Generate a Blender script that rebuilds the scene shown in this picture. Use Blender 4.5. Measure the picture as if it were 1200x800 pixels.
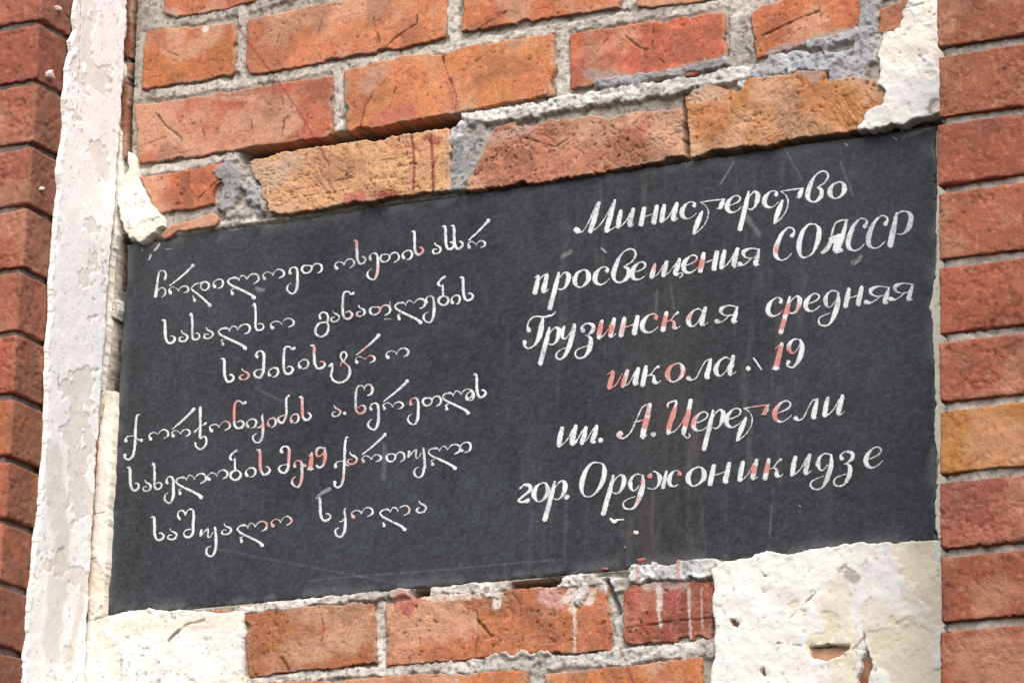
import bpy, math, random
import numpy as np
from mathutils import Matrix, Vector

for o in list(bpy.data.objects): bpy.data.objects.remove(o)
S = bpy.context.scene
COL = S.collection

# ------------------------------------------------------------------ camera
F = 4123.0
RIGHT = np.array([.8844, .4657, .0291]); FWD = np.array([-.4535, .8430, .2891])
FWD /= np.linalg.norm(FWD); RIGHT -= FWD * RIGHT.dot(FWD); RIGHT /= np.linalg.norm(RIGHT)
UP = np.cross(RIGHT, FWD)
DIST = 3.75
CAM = -DIST * FWD
cd = bpy.data.cameras.new('camera'); cam = bpy.data.objects.new('camera', cd); COL.objects.link(cam)
cd.sensor_width = 36.0; cd.sensor_fit = 'HORIZONTAL'; cd.lens = F / 1200 * 36.0
cd.clip_start = .05; cd.clip_end = 200
m = Matrix.Identity(4)
for i in range(3):
    m[i][0] = RIGHT[i]; m[i][1] = UP[i]; m[i][2] = -FWD[i]; m[i][3] = CAM[i]
cam.matrix_world = m
S.camera = cam

# ------------------------------------------------------------------ light: open shade under a bright overcast sky
SUN_EL, SUN_AZ = math.radians(48), math.radians(30)      # azimuth measured from straight in front of the wall, + to the right
w = bpy.data.worlds.new('World'); S.world = w; w.use_nodes = True
nt = w.node_tree
sky = nt.nodes.new('ShaderNodeTexSky'); sky.sky_type = 'NISHITA'; sky.sun_disc = False
sky.sun_elevation = SUN_EL; sky.sun_rotation = math.pi - SUN_AZ
sky.air_density = 1.0; sky.dust_density = 4.0; sky.ozone_density = .6
bg = nt.nodes['Background']; bg.inputs['Strength'].default_value = .15
nt.links.new(sky.outputs[0], bg.inputs[0])
sd_ = bpy.data.lights.new('sun', 'SUN'); sd_.energy = .85; sd_.angle = math.radians(60); sd_.color = (1, .98, .95)
so = bpy.data.objects.new('sun', sd_); COL.objects.link(so)
tosun = Vector((math.sin(SUN_AZ) * math.cos(SUN_EL), -math.cos(SUN_AZ) * math.cos(SUN_EL), math.sin(SUN_EL)))
so.rotation_euler = tosun.to_track_quat('Z', 'Y').to_euler()
S.view_settings.view_transform = 'Standard'; S.view_settings.look = 'None'
S.view_settings.exposure = .95; S.view_settings.gamma = 1
S.view_settings.use_curve_mapping = False

# ------------------------------------------------------------------ helpers
def ray(px, py):
    px = np.asarray(px, float); py = np.asarray(py, float)
    return ((px - 600) / F)[..., None] * RIGHT - ((py - 400) / F)[..., None] * UP + FWD
def at_wall(px, py, Y=0.0):                   # a point of the photo on the plane y = Y -> (x, z)
    d = ray(px, py); t = (Y - CAM[1]) / d[..., 1]
    return CAM[0] + d[..., 0] * t, CAM[2] + d[..., 2] * t
def at_side(px, py, X):                       # on the plane x = X -> (-y, z)
    d = ray(px, py); t = (X - CAM[0]) / d[..., 0]
    return -(CAM[1] + d[..., 1] * t), CAM[2] + d[..., 2] * t

def _hash(i, j, k, s):
    n = (i * 374761393 + j * 668265263 + k * 2147483647 % 982451653 * (k & 1023) + k * 1274126177 + s * 974634777).astype(np.int64)
    n = (n ^ (n >> 13)) * 1274126177 & 0x7fffffff
    n = (n ^ (n >> 15)) * 2246822519 & 0x7fffffff
    return ((n ^ (n >> 16)) & 0xffff) / 32767.5 - 1
def noise(x, y, z=None, s=0):
    x = np.asarray(x, float); y = np.asarray(y, float)
    z = np.zeros_like(x) if z is None else np.asarray(z, float)
    i, j, k = np.floor(x).astype(np.int64), np.floor(y).astype(np.int64), np.floor(z).astype(np.int64)
    fx, fy, fz = x - i, y - j, z - k
    fx, fy, fz = [f * f * f * (f * (f * 6 - 15) + 10) for f in (fx, fy, fz)]
    def L(dz):
        a = _hash(i, j, k + dz, s) * (1 - fx) + _hash(i + 1, j, k + dz, s) * fx
        b = _hash(i, j + 1, k + dz, s) * (1 - fx) + _hash(i + 1, j + 1, k + dz, s) * fx
        return a * (1 - fy) + b * fy
    if not np.any(fz): return L(0)
    return L(0) * (1 - fz) + L(1) * fz
def fbm(x, y, size, octv=3, s=0, z=None, gain=.5):    # all in metres
    t = 0; a = 1; n = 0
    for o in range(octv):
        q = 2 ** o / size
        t = t + a * noise(x * q + 7.3 * o, y * q - 3.1 * o, None if z is None else z * q + 1.7 * o, s * 13 + o); n += a; a *= gain
    return t / n
def sstep(a, b, x):
    t = np.clip((x - a) / (b - a), 0, 1); return t * t * (3 - 2 * t)
def seg_dist(u, v, pts):
    d = np.full(u.shape, 1e9)
    for (ax, ay), (bx, by) in zip(pts[:-1], pts[1:]):
        ex, ey = bx - ax, by - ay; l = ex * ex + ey * ey + 1e-18
        t = np.clip(((u - ax) * ex + (v - ay) * ey) / l, 0, 1)
        d = np.minimum(d, np.hypot(u - ax - t * ex, v - ay - t * ey))
    return d
def poly_sd(u, v, P):                          # positive inside
    P = list(P); d = seg_dist(u, v, P + [P[0]]); ins = np.zeros(u.shape, bool)
    for (ax, ay), (bx, by) in zip(P, P[1:] + [P[0]]):
        if ay == by: continue
        c = ((ay > v) != (by > v)) & (u < (bx - ax) * (v - ay) / (by - ay) + ax)
        ins ^= c
    return np.where(ins, d, -d)
def lin(c):
    c = np.array(c, float) / 255
    return np.where(c <= .04045, c / 12.92, ((c + .055) / 1.055) ** 2.4)
ALB = .86
def alb(c):
    l = lin(c) * ALB; g = l.mean() if l.ndim == 1 else 0
    t = float(np.clip(((l.max() - l.min()) / (l.max() + 1e-6) - .35) / .3, 0, 1))
    return l * (1 - t * (1 - np.array([.75, .87, .80]))) + g * .11 * t

def put_mesh(name, co, faces, mat, parent=None, col=None, smooth=True):
    me = bpy.data.meshes.new(name)
    co = np.asarray(co, np.float32); n = len(co)
    if isinstance(faces, np.ndarray):
        k = faces.shape[1]; nf = len(faces)
        me.vertices.add(n); me.vertices.foreach_set('co', co.ravel())
        me.loops.add(nf * k); me.loops.foreach_set('vertex_index', faces.astype(np.int32).ravel())
        me.polygons.add(nf); me.polygons.foreach_set('loop_start', np.arange(nf, dtype=np.int32) * k)
        me.update(calc_edges=True)
    else:
        me.from_pydata([tuple(map(float, p)) for p in co], [], faces)
    if smooth: me.polygons.foreach_set('use_smooth', np.ones(len(me.polygons), bool))
    if col is not None:
        a = me.color_attributes.new('tint', 'FLOAT_COLOR', 'POINT')
        c4 = np.ones((n, 4), np.float32); c4[:, :3] = np.clip(col, 0, 1); a.data.foreach_set('color', c4.ravel())
    me.materials.append(mat)
    o = bpy.data.objects.new(name, me); COL.objects.link(o)
    if parent: o.parent = parent
    return o
def thing(name, label, cat, loc=(0, 0, 0)):
    o = bpy.data.objects.new(name, None); COL.objects.link(o); o.location = loc
    o['label'] = label; o['category'] = cat; o.empty_display_size = .05
    return o

# ------------------------------------------------------------------ materials
def tint_material(name, rough=.9, grain=(900, .25), blotch=(60, .15), bump=.35, bump_scale=700, spec=.3, dark_specks=0.0):
    M = bpy.data.materials.new(name); M.use_nodes = True; t = M.node_tree; N = t.nodes; L = t.links
    b = N['Principled BSDF']; b.inputs['Roughness'].default_value = rough; b.inputs['Specular IOR Level'].default_value = spec
    at = N.new('ShaderNodeAttribute'); at.attribute_name = 'tint'
    tc = N.new('ShaderNodeNewGeometry')
    def nz(scale, det=4):
        n = N.new('ShaderNodeTexNoise'); n.inputs['Scale'].default_value = scale; n.inputs['Detail'].default_value = det
        L.new(tc.outputs['Position'], n.inputs['Vector']); return n
    def remap(sock, amt):
        r = N.new('ShaderNodeMapRange'); L.new(sock, r.inputs['Value'])
        r.inputs['From Min'].default_value = .3; r.inputs['From Max'].default_value = .7
        r.inputs['To Min'].default_value = 1 - amt; r.inputs['To Max'].default_value = 1 + amt; return r.outputs[0]
    n1, n2 = nz(*[grain[0]]), nz(*[blotch[0]])
    mu = N.new('ShaderNodeMath'); mu.operation = 'MULTIPLY'
    L.new(remap(n1.outputs[0], grain[1]), mu.inputs[0]); L.new(remap(n2.outputs[0], blotch[1]), mu.inputs[1])
    val = mu.outputs[0]
    if dark_specks:
        v = N.new('ShaderNodeTexVoronoi'); v.inputs['Scale'].default_value = 230; L.new(tc.outputs['Position'], v.inputs['Vector'])
        r = N.new('ShaderNodeMapRange'); L.new(v.outputs['Distance'], r.inputs['Value'])
        r.inputs['From Min'].default_value = .08; r.inputs['From Max'].default_value = .2
        r.inputs['To Min'].default_value = 1 - dark_specks; r.inputs['To Max'].default_value = 1
        m2 = N.new('ShaderNodeMath'); m2.operation = 'MULTIPLY'; L.new(val, m2.inputs[0]); L.new(r.outputs[0], m2.inputs[1]); val = m2.outputs[0]
    vm = N.new('ShaderNodeVectorMath'); vm.operation = 'SCALE'
    L.new(at.outputs['Color'], vm.inputs[0]); L.new(val, vm.inputs['Scale']); L.new(vm.outputs[0], b.inputs['Base Color'])
    nb = nz(bump_scale, 6); bp = N.new('ShaderNodeBump'); bp.inputs['Strength'].default_value = bump; bp.inputs['Distance'].default_value = .0016
    L.new(nb.outputs[0], bp.inputs['Height']); L.new(bp.outputs[0], b.inputs['Normal'])
    return M
M_BRICK = tint_material('fired_clay', .92, (650, .20), (90, .12), .5, 520, .25, .22)
M_MORTAR = tint_material('cement_mortar', .95, (900, .2), (120, .18), .6, 480, .2, .35)
M_PLASTER = tint_material('lime_plaster', .85, (600, .05), (40, .05), .28, 350, .3)
M_SLAB = tint_material('dark_stone', .62, (420, .38), (70, .08), .18, 900, .32)
M_PAINT = tint_material('letter_paint', .6, (1100, .14), (260, .10), .3, 900, .4)

# ------------------------------------------------------------------ relief patch: a piece with a ragged outline, real thickness and rough face
def patch(name, mat, parent, P, res, front=0.0, rough=1.0, edge=.0016, rnd=.003, deep=.014, color=(200, 110, 70), seed=0,
          side_x=None, holes=(), cracks=(), stains=(), y_unproj=None, cvar=.12, extra=None, chip=.7, wr=.35, fine=True, dust=.0):
    """P, holes, cracks, stains in photo pixels; front = height in m in front of the wall face."""
    if side_x is None:
        f = lambda q: np.stack(at_wall([p[0] for p in q], [p[1] for p in q], -front if y_unproj is None else y_unproj), -1)
    else:
        f = lambda q: np.stack(at_side([p[0] for p in q], [p[1] for p in q], side_x + front), -1)
    PU = [tuple(p) for p in f(P)]
    a = np.array(PU); lo = a.min(0) - .006; hi = a.max(0) + .006
    nu, nv = int((hi[0] - lo[0]) / res) + 2, int((hi[1] - lo[1]) / res) + 2
    U, V = np.meshgrid(lo[0] + np.arange(nu) * res, lo[1] + np.arange(nv) * res, indexing='ij')
    sd = poly_sd(U, V, PU)
    for h in holes: sd = np.minimum(sd, -poly_sd(U, V, [tuple(p) for p in f(h)]))
    sd = sd + edge * (1.0 * fbm(U, V, .03, 2, seed + 5) + (.75 if fine else .25) * fbm(U, V, .006, 3, seed + 6, gain=.6))
    sd = sd - chip * .006 * np.clip(fbm(U, V, .022, 2, seed + 9) - .32, 0, 1) * 3
    gu, gv = np.gradient(sd, res); gl = np.hypot(gu, gv) + 1e-9; gu, gv = gu / gl, gv / gl
    h = front + rough * (.0011 * fbm(U, V, .045, 3, seed) + .0005 * fbm(U, V, .009, 3, seed + 2, gain=.6))
    pit = np.clip(fbm(U, V, .0055, 3, seed + 3, gain=.6) - .40, 0, 1) * (.4 + .6 * sstep(-.1, .3, fbm(U, V, .05, 2, seed + 4))); h = h - rough * .006 * pit
    if wr:
        a_ = .6 * noise(U / .07, V / .07, s=seed + 51); q = V * (1.9 + a_) + U * .35
        rd = np.abs(fbm(U, q, .016, 3, seed + 50)); h = h - wr * .0016 * (1 - sstep(0, .10, rd)) * sstep(-.25, .25, fbm(U, V, .04, 2, seed + 52))
    dd = np.clip(sd, 0, rnd); h = h - (rnd - np.sqrt(np.clip(rnd * rnd - (rnd - dd) ** 2, 0, None)))
    C = np.ones(U.shape + (3,)) * alb(color)
    k = 1 + cvar * fbm(U, V, .05, 3, seed + 20) * 1.6 + cvar * .8 * fbm(U, V, .007, 3, seed + 21)
    C = C * np.stack([k, k * (1 + .8 * cvar * fbm(U, V, .03, 2, seed + 22)), k], -1)
    C = C * (1 - .35 * sstep(.1, .3, pit * 3))[..., None]
    if dust:
        rd = np.abs(fbm(U * 1.5 + .012 * noise(U / .01, V / .01, s=seed), V * .65, .05, 3, seed + 70, gain=.6))
        k = (1 - sstep(0, .022, rd)) * sstep(.0, .3, fbm(U, V, .05, 2, seed + 71)); h = h - .0009 * k; C = C * (1 - .45 * k)[..., None]
        k = sstep(.30, .5, fbm(U, V, .004, 2, seed + 72)); C = C * (1 - .18 * k)[..., None]; h = h - .0003 * k
        k = sstep(.34, .5, fbm(U, V, .0035, 2, seed + 73)) * .18; C = C * (1 - k[..., None]) + alb((226, 190, 168)) * k[..., None]
        du = (dust * sstep(.02, .40, fbm(U, V, .06, 4, seed + 60)))[..., None]; C = C * (1 - du) + alb((222, 168, 140)) * du
        du = (dust * .8 * sstep(.08, .42, fbm(U, V, .045, 4, seed + 61)))[..., None]; C = C * (1 - du) + alb((128, 76, 58)) * du
        du = (.35 * (1 - sstep(.0, .007, sd)) * sstep(-.1, .3, fbm(U, V, .02, 3, seed + 62)))[..., None]; C = C * (1 - du) + alb((176, 164, 150)) * du
    for c in cracks:
        pts, wd, dp = c
        d = seg_dist(U, V, [tuple(p) for p in f(pts)]) + .0016 * fbm(U, V, .007, 3, seed + 31)
        k = 1 - sstep(wd * .1, wd * .72, d); k = k * sstep(-.8, -.3, fbm(U, V, .02, 2, seed + 33)); h = h - dp * .6 * k; C = C * (1 - .62 * k)[..., None]
    for st in stains:
        pts, wd, cc, op = st
        d = seg_dist(U, V, [tuple(p) for p in f(pts if len(pts) > 1 else [pts[0], pts[0]])]) + wd * .55 * fbm(U, V, max(.004, wd), 3, seed + 41)
        k = op * (1 - sstep(wd * .55, wd * 1.05, d)); C = C * (1 - k[..., None]) + alb(cc) * k[..., None]
    if extra: h, C = extra(U, V, sd, h, C)
    out = sd < 0
    if dust: C = np.where(out[..., None], alb((80, 70, 62)), C)  # bed faces: mortar residue, coloured darker to paint in the shade of the joints
    inn = ~out
    keep = inn[:-1, :-1] | inn[1:, :-1] | inn[1:, 1:] | inn[:-1, 1:]
    mv = np.where(out, np.clip(-sd, 0, res * 1.6), 0)
    UU, VV = U + gu * mv, V + gv * mv
    h = np.where(out, front - deep, h)
    idx = np.arange(nu * nv).reshape(nu, nv)
    fc = np.stack([idx[:-1, :-1], idx[1:, :-1], idx[1:, 1:], idx[:-1, 1:]], -1)[keep]
    used = np.zeros(nu * nv, bool); used[fc.ravel()] = True; rm = np.cumsum(used) - 1; fc = rm[fc]
    if side_x is None: co = np.stack([UU, -h, VV], -1)
    else: co = np.stack([side_x + h, -UU, VV], -1); fc = fc[:, ::-1]
    return put_mesh(name, co.reshape(-1, 3)[used], fc, mat, parent, C.reshape(-1, 3)[used])

# ------------------------------------------------------------------ rough block: rounded box with worn faces (corner bricks, cores)
def block(name, mat, parent, x0, x1, y0, y1, z0, z1, res, rnd=.004, amp=.0012, color=(180, 90, 70), seed=0, cvar=.12, extra=None):
    nx, ny, nz = [max(2, int(round(d / res))) for d in (x1 - x0, y1 - y0, z1 - z0)]
    vid = {}; faces = []
    grids = []
    base = 0
    def face(ax, side, a, b):
        nonlocal base
        na, nb = (nx, ny, nz)[a], (nx, ny, nz)[b]
        A, B = np.meshgrid(np.arange(na + 1), np.arange(nb + 1), indexing='ij')
        c = np.zeros(A.shape + (3,), np.int64); c[..., a] = A; c[..., b] = B; c[..., ax] = (nx, ny, nz)[ax] * side
        grids.append(c.reshape(-1, 3))
        i = base + np.arange((na + 1) * (nb + 1)).reshape(na + 1, nb + 1); base += (na + 1) * (nb + 1)
        q = np.stack([i[:-1, :-1], i[1:, :-1], i[1:, 1:], i[:-1, 1:]], -1).reshape(-1, 4)
        if side == 0: q = q[:, ::-1]
        faces.append(q)
    for ax, a, b in ((0, 1, 2), (1, 2, 0), (2, 0, 1)):
        for s_ in (0, 1):
            if ax == 1 and s_ == 1: continue              # the back is bedded in the wall
            face(ax, s_, a, b)
    g = np.concatenate(grids); q = np.concatenate(faces)
    key = (g[:, 0] * (ny + 1) + g[:, 1]) * (nz + 1) + g[:, 2]
    _, first, inv = np.unique(key, return_index=True, return_inverse=True)
    g = g[first]; q = inv[q]
    p = np.array([x0, y0, z0]) + g * np.array([(x1 - x0) / nx, (y1 - y0) / ny, (z1 - z0) / nz])
    lo = np.array([x0, y0, z0]) + rnd; hi = np.array([x1, y1, z1]) - rnd; hi[1] = y1
    c = np.clip(p, lo, hi); d = p - c; l = np.linalg.norm(d, axis=1)[:, None] + 1e-9; n = d / l
    X, Y, Z = p.T
    e = amp * (1.3 * fbm(X, Z, .04, 3, seed, Y) + .9 * fbm(X, Z, .009, 3, seed + 2, Y, .6)) - amp * 4 * np.clip(fbm(X, Z, .007, 3, seed + 3, Y) - .36, 0, 1)
    e = e - amp * 1.3 * (1 - sstep(0, .12, np.abs(fbm(X + Z * .8, (Z - X * .5) * 1.9, .02, 3, seed + 50, Y)))) * sstep(-.25, .3, fbm(X, Z, .05, 2, seed + 52, Y))
    edgeness = (np.abs(d) > 1e-6).sum(1) > 1
    e = e - edgeness * amp * 2.2 * np.clip(fbm(X, Z, .02, 2, seed + 8, Y) + .1, 0, 1)
    P = c + n * (rnd + e[:, None])
    C = np.ones((len(P), 3)) * alb(color)
    k = 1 + cvar * fbm(X, Z, .05, 3, seed + 20, Y) * 1.6 + cvar * .8 * fbm(X, Z, .007, 3, seed + 21, Y)
    C = C * k[:, None]
    if cvar < .2:
        k = (1 - sstep(0, .03, np.abs(fbm((X - Y) * 1.2, Z * .8, .05, 3, seed + 70, None, .6)))) * sstep(-.05, .3, fbm(X, Z, .05, 2, seed + 71, Y)); C = C * (1 - .4 * k)[:, None]; P = P - n * (.0009 * k)[:, None]
        k = 1 - sstep(0, .07, np.abs(fbm(X + Z * .8, (Z - X * .5) * 1.9, .02, 3, seed + 50, Y))); C = C * (1 - .22 * k * sstep(-.25, .3, fbm(X, Z, .05, 2, seed + 52, Y)))[:, None]
        k = sstep(.30, .5, fbm(X, Z, .005, 2, seed + 72, Y)); C = C * (1 - .35 * k)[:, None]
        k = sstep(.34, .5, fbm(X, Z, .004, 2, seed + 73, Y)) * .2; C = C * (1 - k[:, None]) + alb((214, 160, 136)) * k[:, None]
        du = (.34 * sstep(.02, .42, fbm(X, Z, .06, 4, seed + 60, Y)))[:, None]; C = C * (1 - du) + alb((212, 150, 124)) * du
        du = (.34 * sstep(.05, .42, fbm(X, Z, .045, 4, seed + 61, Y)))[:, None]; C = C * (1 - du) + alb((124, 72, 58)) * du
    if extra: C = extra(X, Y, Z, C)
    return put_mesh(name, P, q, mat, parent, C)

# ------------------------------------------------------------------ key planes
XC = float(at_wall(102, 740)[0])                      # inner corner between left pilaster and wall
# projection of the pilasters: front corner seen at photo x = 38 when y = 352
def _solveD():
    lo, hi = .02, .5
    for _ in range(50):
        mid = (lo + hi) / 2
        p = np.array([XC, -mid, 0.0]) - CAM; sx = 600 + F * p.dot(RIGHT) / p.dot(FWD)
        if sx > 19: lo = mid
        else: hi = mid
    return mid
D = _solveD()
XR = float(at_wall(1100, 400, -D)[0])                 # left edge of the right pilaster
print('D', D, 'XC', XC, 'XR', XR)

# plaque outline in the photo
PQ = [(149, 286), (1096, 146), (1097, 634), (122, 722)]
PLQ_H = -.007
PQU = [tuple(p) for p in np.stack(at_wall([p[0] for p in PQ], [p[1] for p in PQ], -PLQ_H), -1)]

# ================================================================== recessed brick wall
wall = thing('brick_wall', 'recessed wall of worn orange bricks and smeared grey mortar around the dark plaque', 'wall')

RED = (150, 52, 48); PINK = (196, 96, 92); LIME = (214, 208, 198); GREY = (150, 148, 146)
STAINS = [
    ([(276, 30), (300, 62), (318, 85), (350, 130), (386, 192)], .0014, RED, .75),
    ([(277, 32)], .004, RED, .6),
    ([(445, 140), (480, 133)], .013, PINK, .55), ([(528, 95), (534, 128)], .006, RED, .4),
    ([(483, 160), (485, 190), (484, 220)], .0022, RED, .8), ([(505, 158), (507, 190), (507, 222)], .0026, RED, .8), ([(500, 160), (512, 165)], .006, RED, .6),
    ([(405, 232), (425, 229)], .008, PINK, .8), ([(448, 228), (462, 227)], .006, RED, .75),
    ([(430, 100), (445, 85)], .014, (205, 150, 135), .5),
    ([(430, 115), (422, 150)], .002, RED, .4),
    ([(748, 655), (749, 690), (747, 725)], .003, PINK, .85), ([(796, 655), (795, 690), (793, 715)], .003, PINK, .8),
    ([(765, 700), (785, 698)], .012, PINK, .4),
    ([(771, 688), (772, 700), (771, 712)], .0042, LIME, .65), ([(772, 706), (771, 718), (774, 733)], .0022, LIME, .6), ([(807, 690), (808, 720)], .0022, LIME, .5), ([(808, 715), (809, 748)], .0016, LIME, .55), ([(822, 690), (823, 735)], .0016, LIME, .4), ([(760, 684), (800, 682)], .009, (196, 190, 186), .4),
    ([(674, 690), (671, 712)], .006, LIME, .6), ([(672, 705), (674, 730), (673, 762)], .0022, LIME, .6), ([(584, 690), (583, 708)], .006, LIME, .8),
    ([(470, 700), (480, 708)], .013, PINK, .8), ([(640, 700), (660, 702)], .012, (205, 160, 160), .6), ([(670, 695), (690, 700)], .012, LIME, .7), ([(500, 698), (560, 696)], .006, LIME, .6),
    ([(725, 758), (735, 778), (743, 802)], .002, RED, .7),
    ([(240, 35)], .005, LIME, .9),
    ([(690, 88), (760, 92), (850, 70)], .007, GREY, .5), ([(905, 62), (985, 42)], .008, GREY, .7), ([(940, 78), (955, 90)], .007, GREY, .6),
    ([(300, 215), (330, 205)], .014, (185, 160, 140), .6), ([(815, 110), (840, 112)], .012, (185, 165, 150), .6), ([(300, 200), (345, 190)], .012, (180, 160, 145), .45),
    ([(840, 150), (895, 118)], .0012, (150, 90, 60), .5), ([(215, 205), (222, 248)], .008, (120, 80, 60), .5),
    ([(250, 115), (295, 116)], .004, (205, 150, 130), .5), ([(196, 150), (213, 168)], .003, (195, 160, 140), .6),
    ([(575, 165), (620, 150)], .008, (190, 165, 155), .4), ([(780, 135), (800, 150)], .010, (190, 145, 130), .5),
    ([(185, 10), (200, 17)], .008, GREY, .4), ([(170, 40), (190, 50)], .010, (175, 95, 75), .5),
]
W = .0012
CRACKS = [
    ([(517, 64), (524, 88), (534, 112), (533, 135)], .0022, .004), ([(447, 73), (442, 98), (428, 126), (421, 150)], W, .002), ([(460, 80), (465, 98), (456, 128)], W, .0012),
    ([(490, -5), (488, 28), (462, 45), (452, 56)], .0018, .003), ([(442, 0), (438, 22), (445, 50)], W, .0015), ([(328, 32), (324, 52), (326, 78)], W, .0018), ([(378, 20), (372, 40), (376, 62)], W, .0015),
    ([(595, 12), (578, 22), (560, 34)], W, .002), ([(598, 12), (612, 24)], W, .002),
    ([(732, 42), (748, 55), (764, 60), (778, 74)], .0018, .003), ([(766, 25), (763, 58)], W, .002), ([(700, 60), (712, 45)], W, .0015),
    ([(893, 42), (912, 34), (932, 24), (958, 14)], .0022, .004), ([(958, 0), (962, 20), (954, 45)], W, .002),
    ([(182, 132), (196, 150), (212, 162), (210, 180)], .0024, .004), ([(165, 172), (185, 163), (205, 158)], W, .002), ([(294, 140), (297, 160), (296, 178)], W, .0015), ([(330, 112), (333, 140), (328, 172)], W, .0012), ([(235, 140), (240, 165)], W, .0015),
    ([(220, 196), (221, 220), (232, 236)], .002, .003), ([(232, 232), (262, 205)], .002, .003),
    ([(558, 715), (560, 740), (555, 768)], .0022, .003), ([(575, 745), (560, 728)], .003, .003), ([(645, 780), (700, 775)], W, .001),
    ([(735, 735), (780, 728), (833, 724)], .002, .003), ([(745, 60 + 660), (760, 745)], W, .002),
    ([(375, 715), (380, 745), (362, 770)], W, .002), ([(330, 770), (338, 785)], .004, .003),
    ([(612, 160), (650, 172), (672, 158)], .0015, .002), ([(345, 222), (380, 215), (420, 206)], W, .0016), ([(330, 212), (370, 202), (410, 196)], W, .0016), ([(340, 232), (390, 225), (440, 215)], W, .0016), ([(420, 190), (460, 186), (500, 175)], W, .0015),
    ([(195, 20 + 40), (210, 66)], .0015, .002),
]
def near(lst, P, pad=14):
    x0 = min(p[0] for p in P) - pad; x1 = max(p[0] for p in P) + pad; y0 = min(p[1] for p in P) - pad; y1 = max(p[1] for p in P) + pad
    return [c for c in lst if max(q[0] for q in c[0]) > x0 and min(q[0] for q in c[0]) < x1 and max(q[1] for q in c[0]) > y0 and min(q[1] for q in c[0]) < y1]

BRICKS = [  # outline in the photo, colour, roughness, height
    ([(190, -60), (345, -84), (343, -7), (262, 10), (205, 20), (191, 16)], (196, 104, 72), 1, 0),
    ([(358, -86), (600, -124), (600, -52), (545, -42), (470, -28), (358, -10)], (196, 104, 66), 1, 0),
    ([(615, -126), (845, -160), (846, -96), (616, -56)], (200, 108, 70), 1, 0),
    ([(862, -164), (1060, -194), (1062, -128), (862, -98)], (198, 106, 70), 1, 0),
    # course A
    ([(171, 35), (276, 25), (277, 62), (274, 89), (222, 96), (166, 105), (167, 60)], (192, 104, 60), 1.1, 0),
    ([(290, 23), (330, 14), (420, -4), (521, -22), (522, 44), (470, 56), (400, 68), (340, 81), (287, 88), (289, 55)], (212, 120, 78), .9, .001),
    ([(540, -26), (700, -50), (727, -50), (726, 9), (650, 21), (540, 38)], (206, 108, 64), 1.1, .001),
    ([(746, -56), (868, -74), (868, -12), (830, 0), (760, 10), (746, 8)], (196, 100, 62), 1, 0),
    ([(884, -78), (1050, -104), (1052, -52), (1010, -44), (958, -22), (886, -14)], (194, 98, 64), 1, 0),
    # course B
    ([(158, 122), (230, 113), (330, 97), (390, 89), (390, 125), (388, 161), (300, 172), (215, 186), (161, 193)], (194, 100, 72), .9, .001),
    ([(403, 82), (470, 66), (560, 52), (647, 38), (649, 78), (648, 112), (590, 121), (530, 134), (470, 144), (403, 156)], (214, 122, 74), .8, .001),
    ([(668, 40), (740, 28), (850, 12), (851, 66), (850, 78), (780, 94), (700, 100), (669, 104)], (206, 98, 68), 1.3, 0),
    ([(880, 18), (895, 5), (940, -6), (1010, -22), (1011, 20), (1000, 42), (950, 52), (884, 70), (882, 45)], (206, 108, 66), 1.3, 0),
    ([(1030, 10), (1066, -2), (1066, 30), (1029, 40)], (190, 110, 76), 1.4, -.001),
    ([(1034, -34), (1066, -40), (1066, -10), (1034, -1)], (170, 84, 66), 1.4, -.001),
    # course C
    ([(163, 207), (200, 201), (262, 190), (262, 205), (252, 218), (250, 238), (215, 246), (182, 252), (176, 236)], (206, 104, 66), 1.3, 0),
    ([(290, 188), (330, 178), (390, 168), (450, 160), (526, 149), (528, 190), (527, 222), (470, 230), (400, 240), (330, 250), (316, 248), (302, 222)], (218, 152, 108), 1.9, .003),
    ([(580, 148), (640, 140), (720, 134), (800, 124), (801, 155), (801, 184), (740, 196), (660, 208), (600, 218), (545, 223), (546, 212), (560, 190), (570, 165)], (192, 116, 90), 2.3, .001),
    ([(803, 114), (830, 100), (858, 106), (878, 92), (930, 82), (965, 84), (968, 96), (1000, 90), (1040, 95), (1042, 148), (1000, 152), (930, 164), (870, 173), (810, 183)], (196, 122, 70), 2.0, .003),
    # course D, cut away by the plaque
    ([(188, 276), (200, 264), (228, 257), (250, 249), (258, 256), (252, 264), (220, 270), (192, 279)], (196, 108, 70), 1.2, 0),
    # courses under the plaque
    ([(287, 720), (340, 712), (400, 705), (437, 706), (440, 735), (440, 776), (400, 782), (350, 787), (290, 796), (288, 760)], (172, 98, 58), 1.3, .001),
    ([(452, 706), (510, 698), (600, 688), (680, 684), (712, 688), (714, 725), (713, 762), (640, 766), (573, 770), (520, 776), (452, 780)], (200, 110, 70), 1.8, .001),
    ([(730, 692), (740, 684), (790, 680), (836, 680), (836, 750), (780, 752), (735, 756), (729, 748)], (168, 82, 64), 1.8, 0),
    ([(150, 722), (270, 712), (270, 790), (150, 800)], (180, 100, 64), 1.2, -.001),
    ([(850, 690), (1100, 668), (1100, 738), (850, 752)], (174, 104, 74), 1.2, -.002),
    ([(160, 818), (300, 800), (420, 793), (500, 789), (619, 784), (621, 860), (400, 876), (160, 898)], (202, 112, 66), 1.1, 0),
    ([(640, 790), (720, 780), (822, 768), (826, 842), (640, 858)], (204, 114, 66), 1.1, 0),
    ([(842, 766), (1092, 748), (1094, 820), (842, 840)], (166, 98, 70), 1.1, -.002),
    ([(112, 900), (112, 822), (146, 819), (146, 900)], (180, 100, 70), 1, 0),
]
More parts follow.
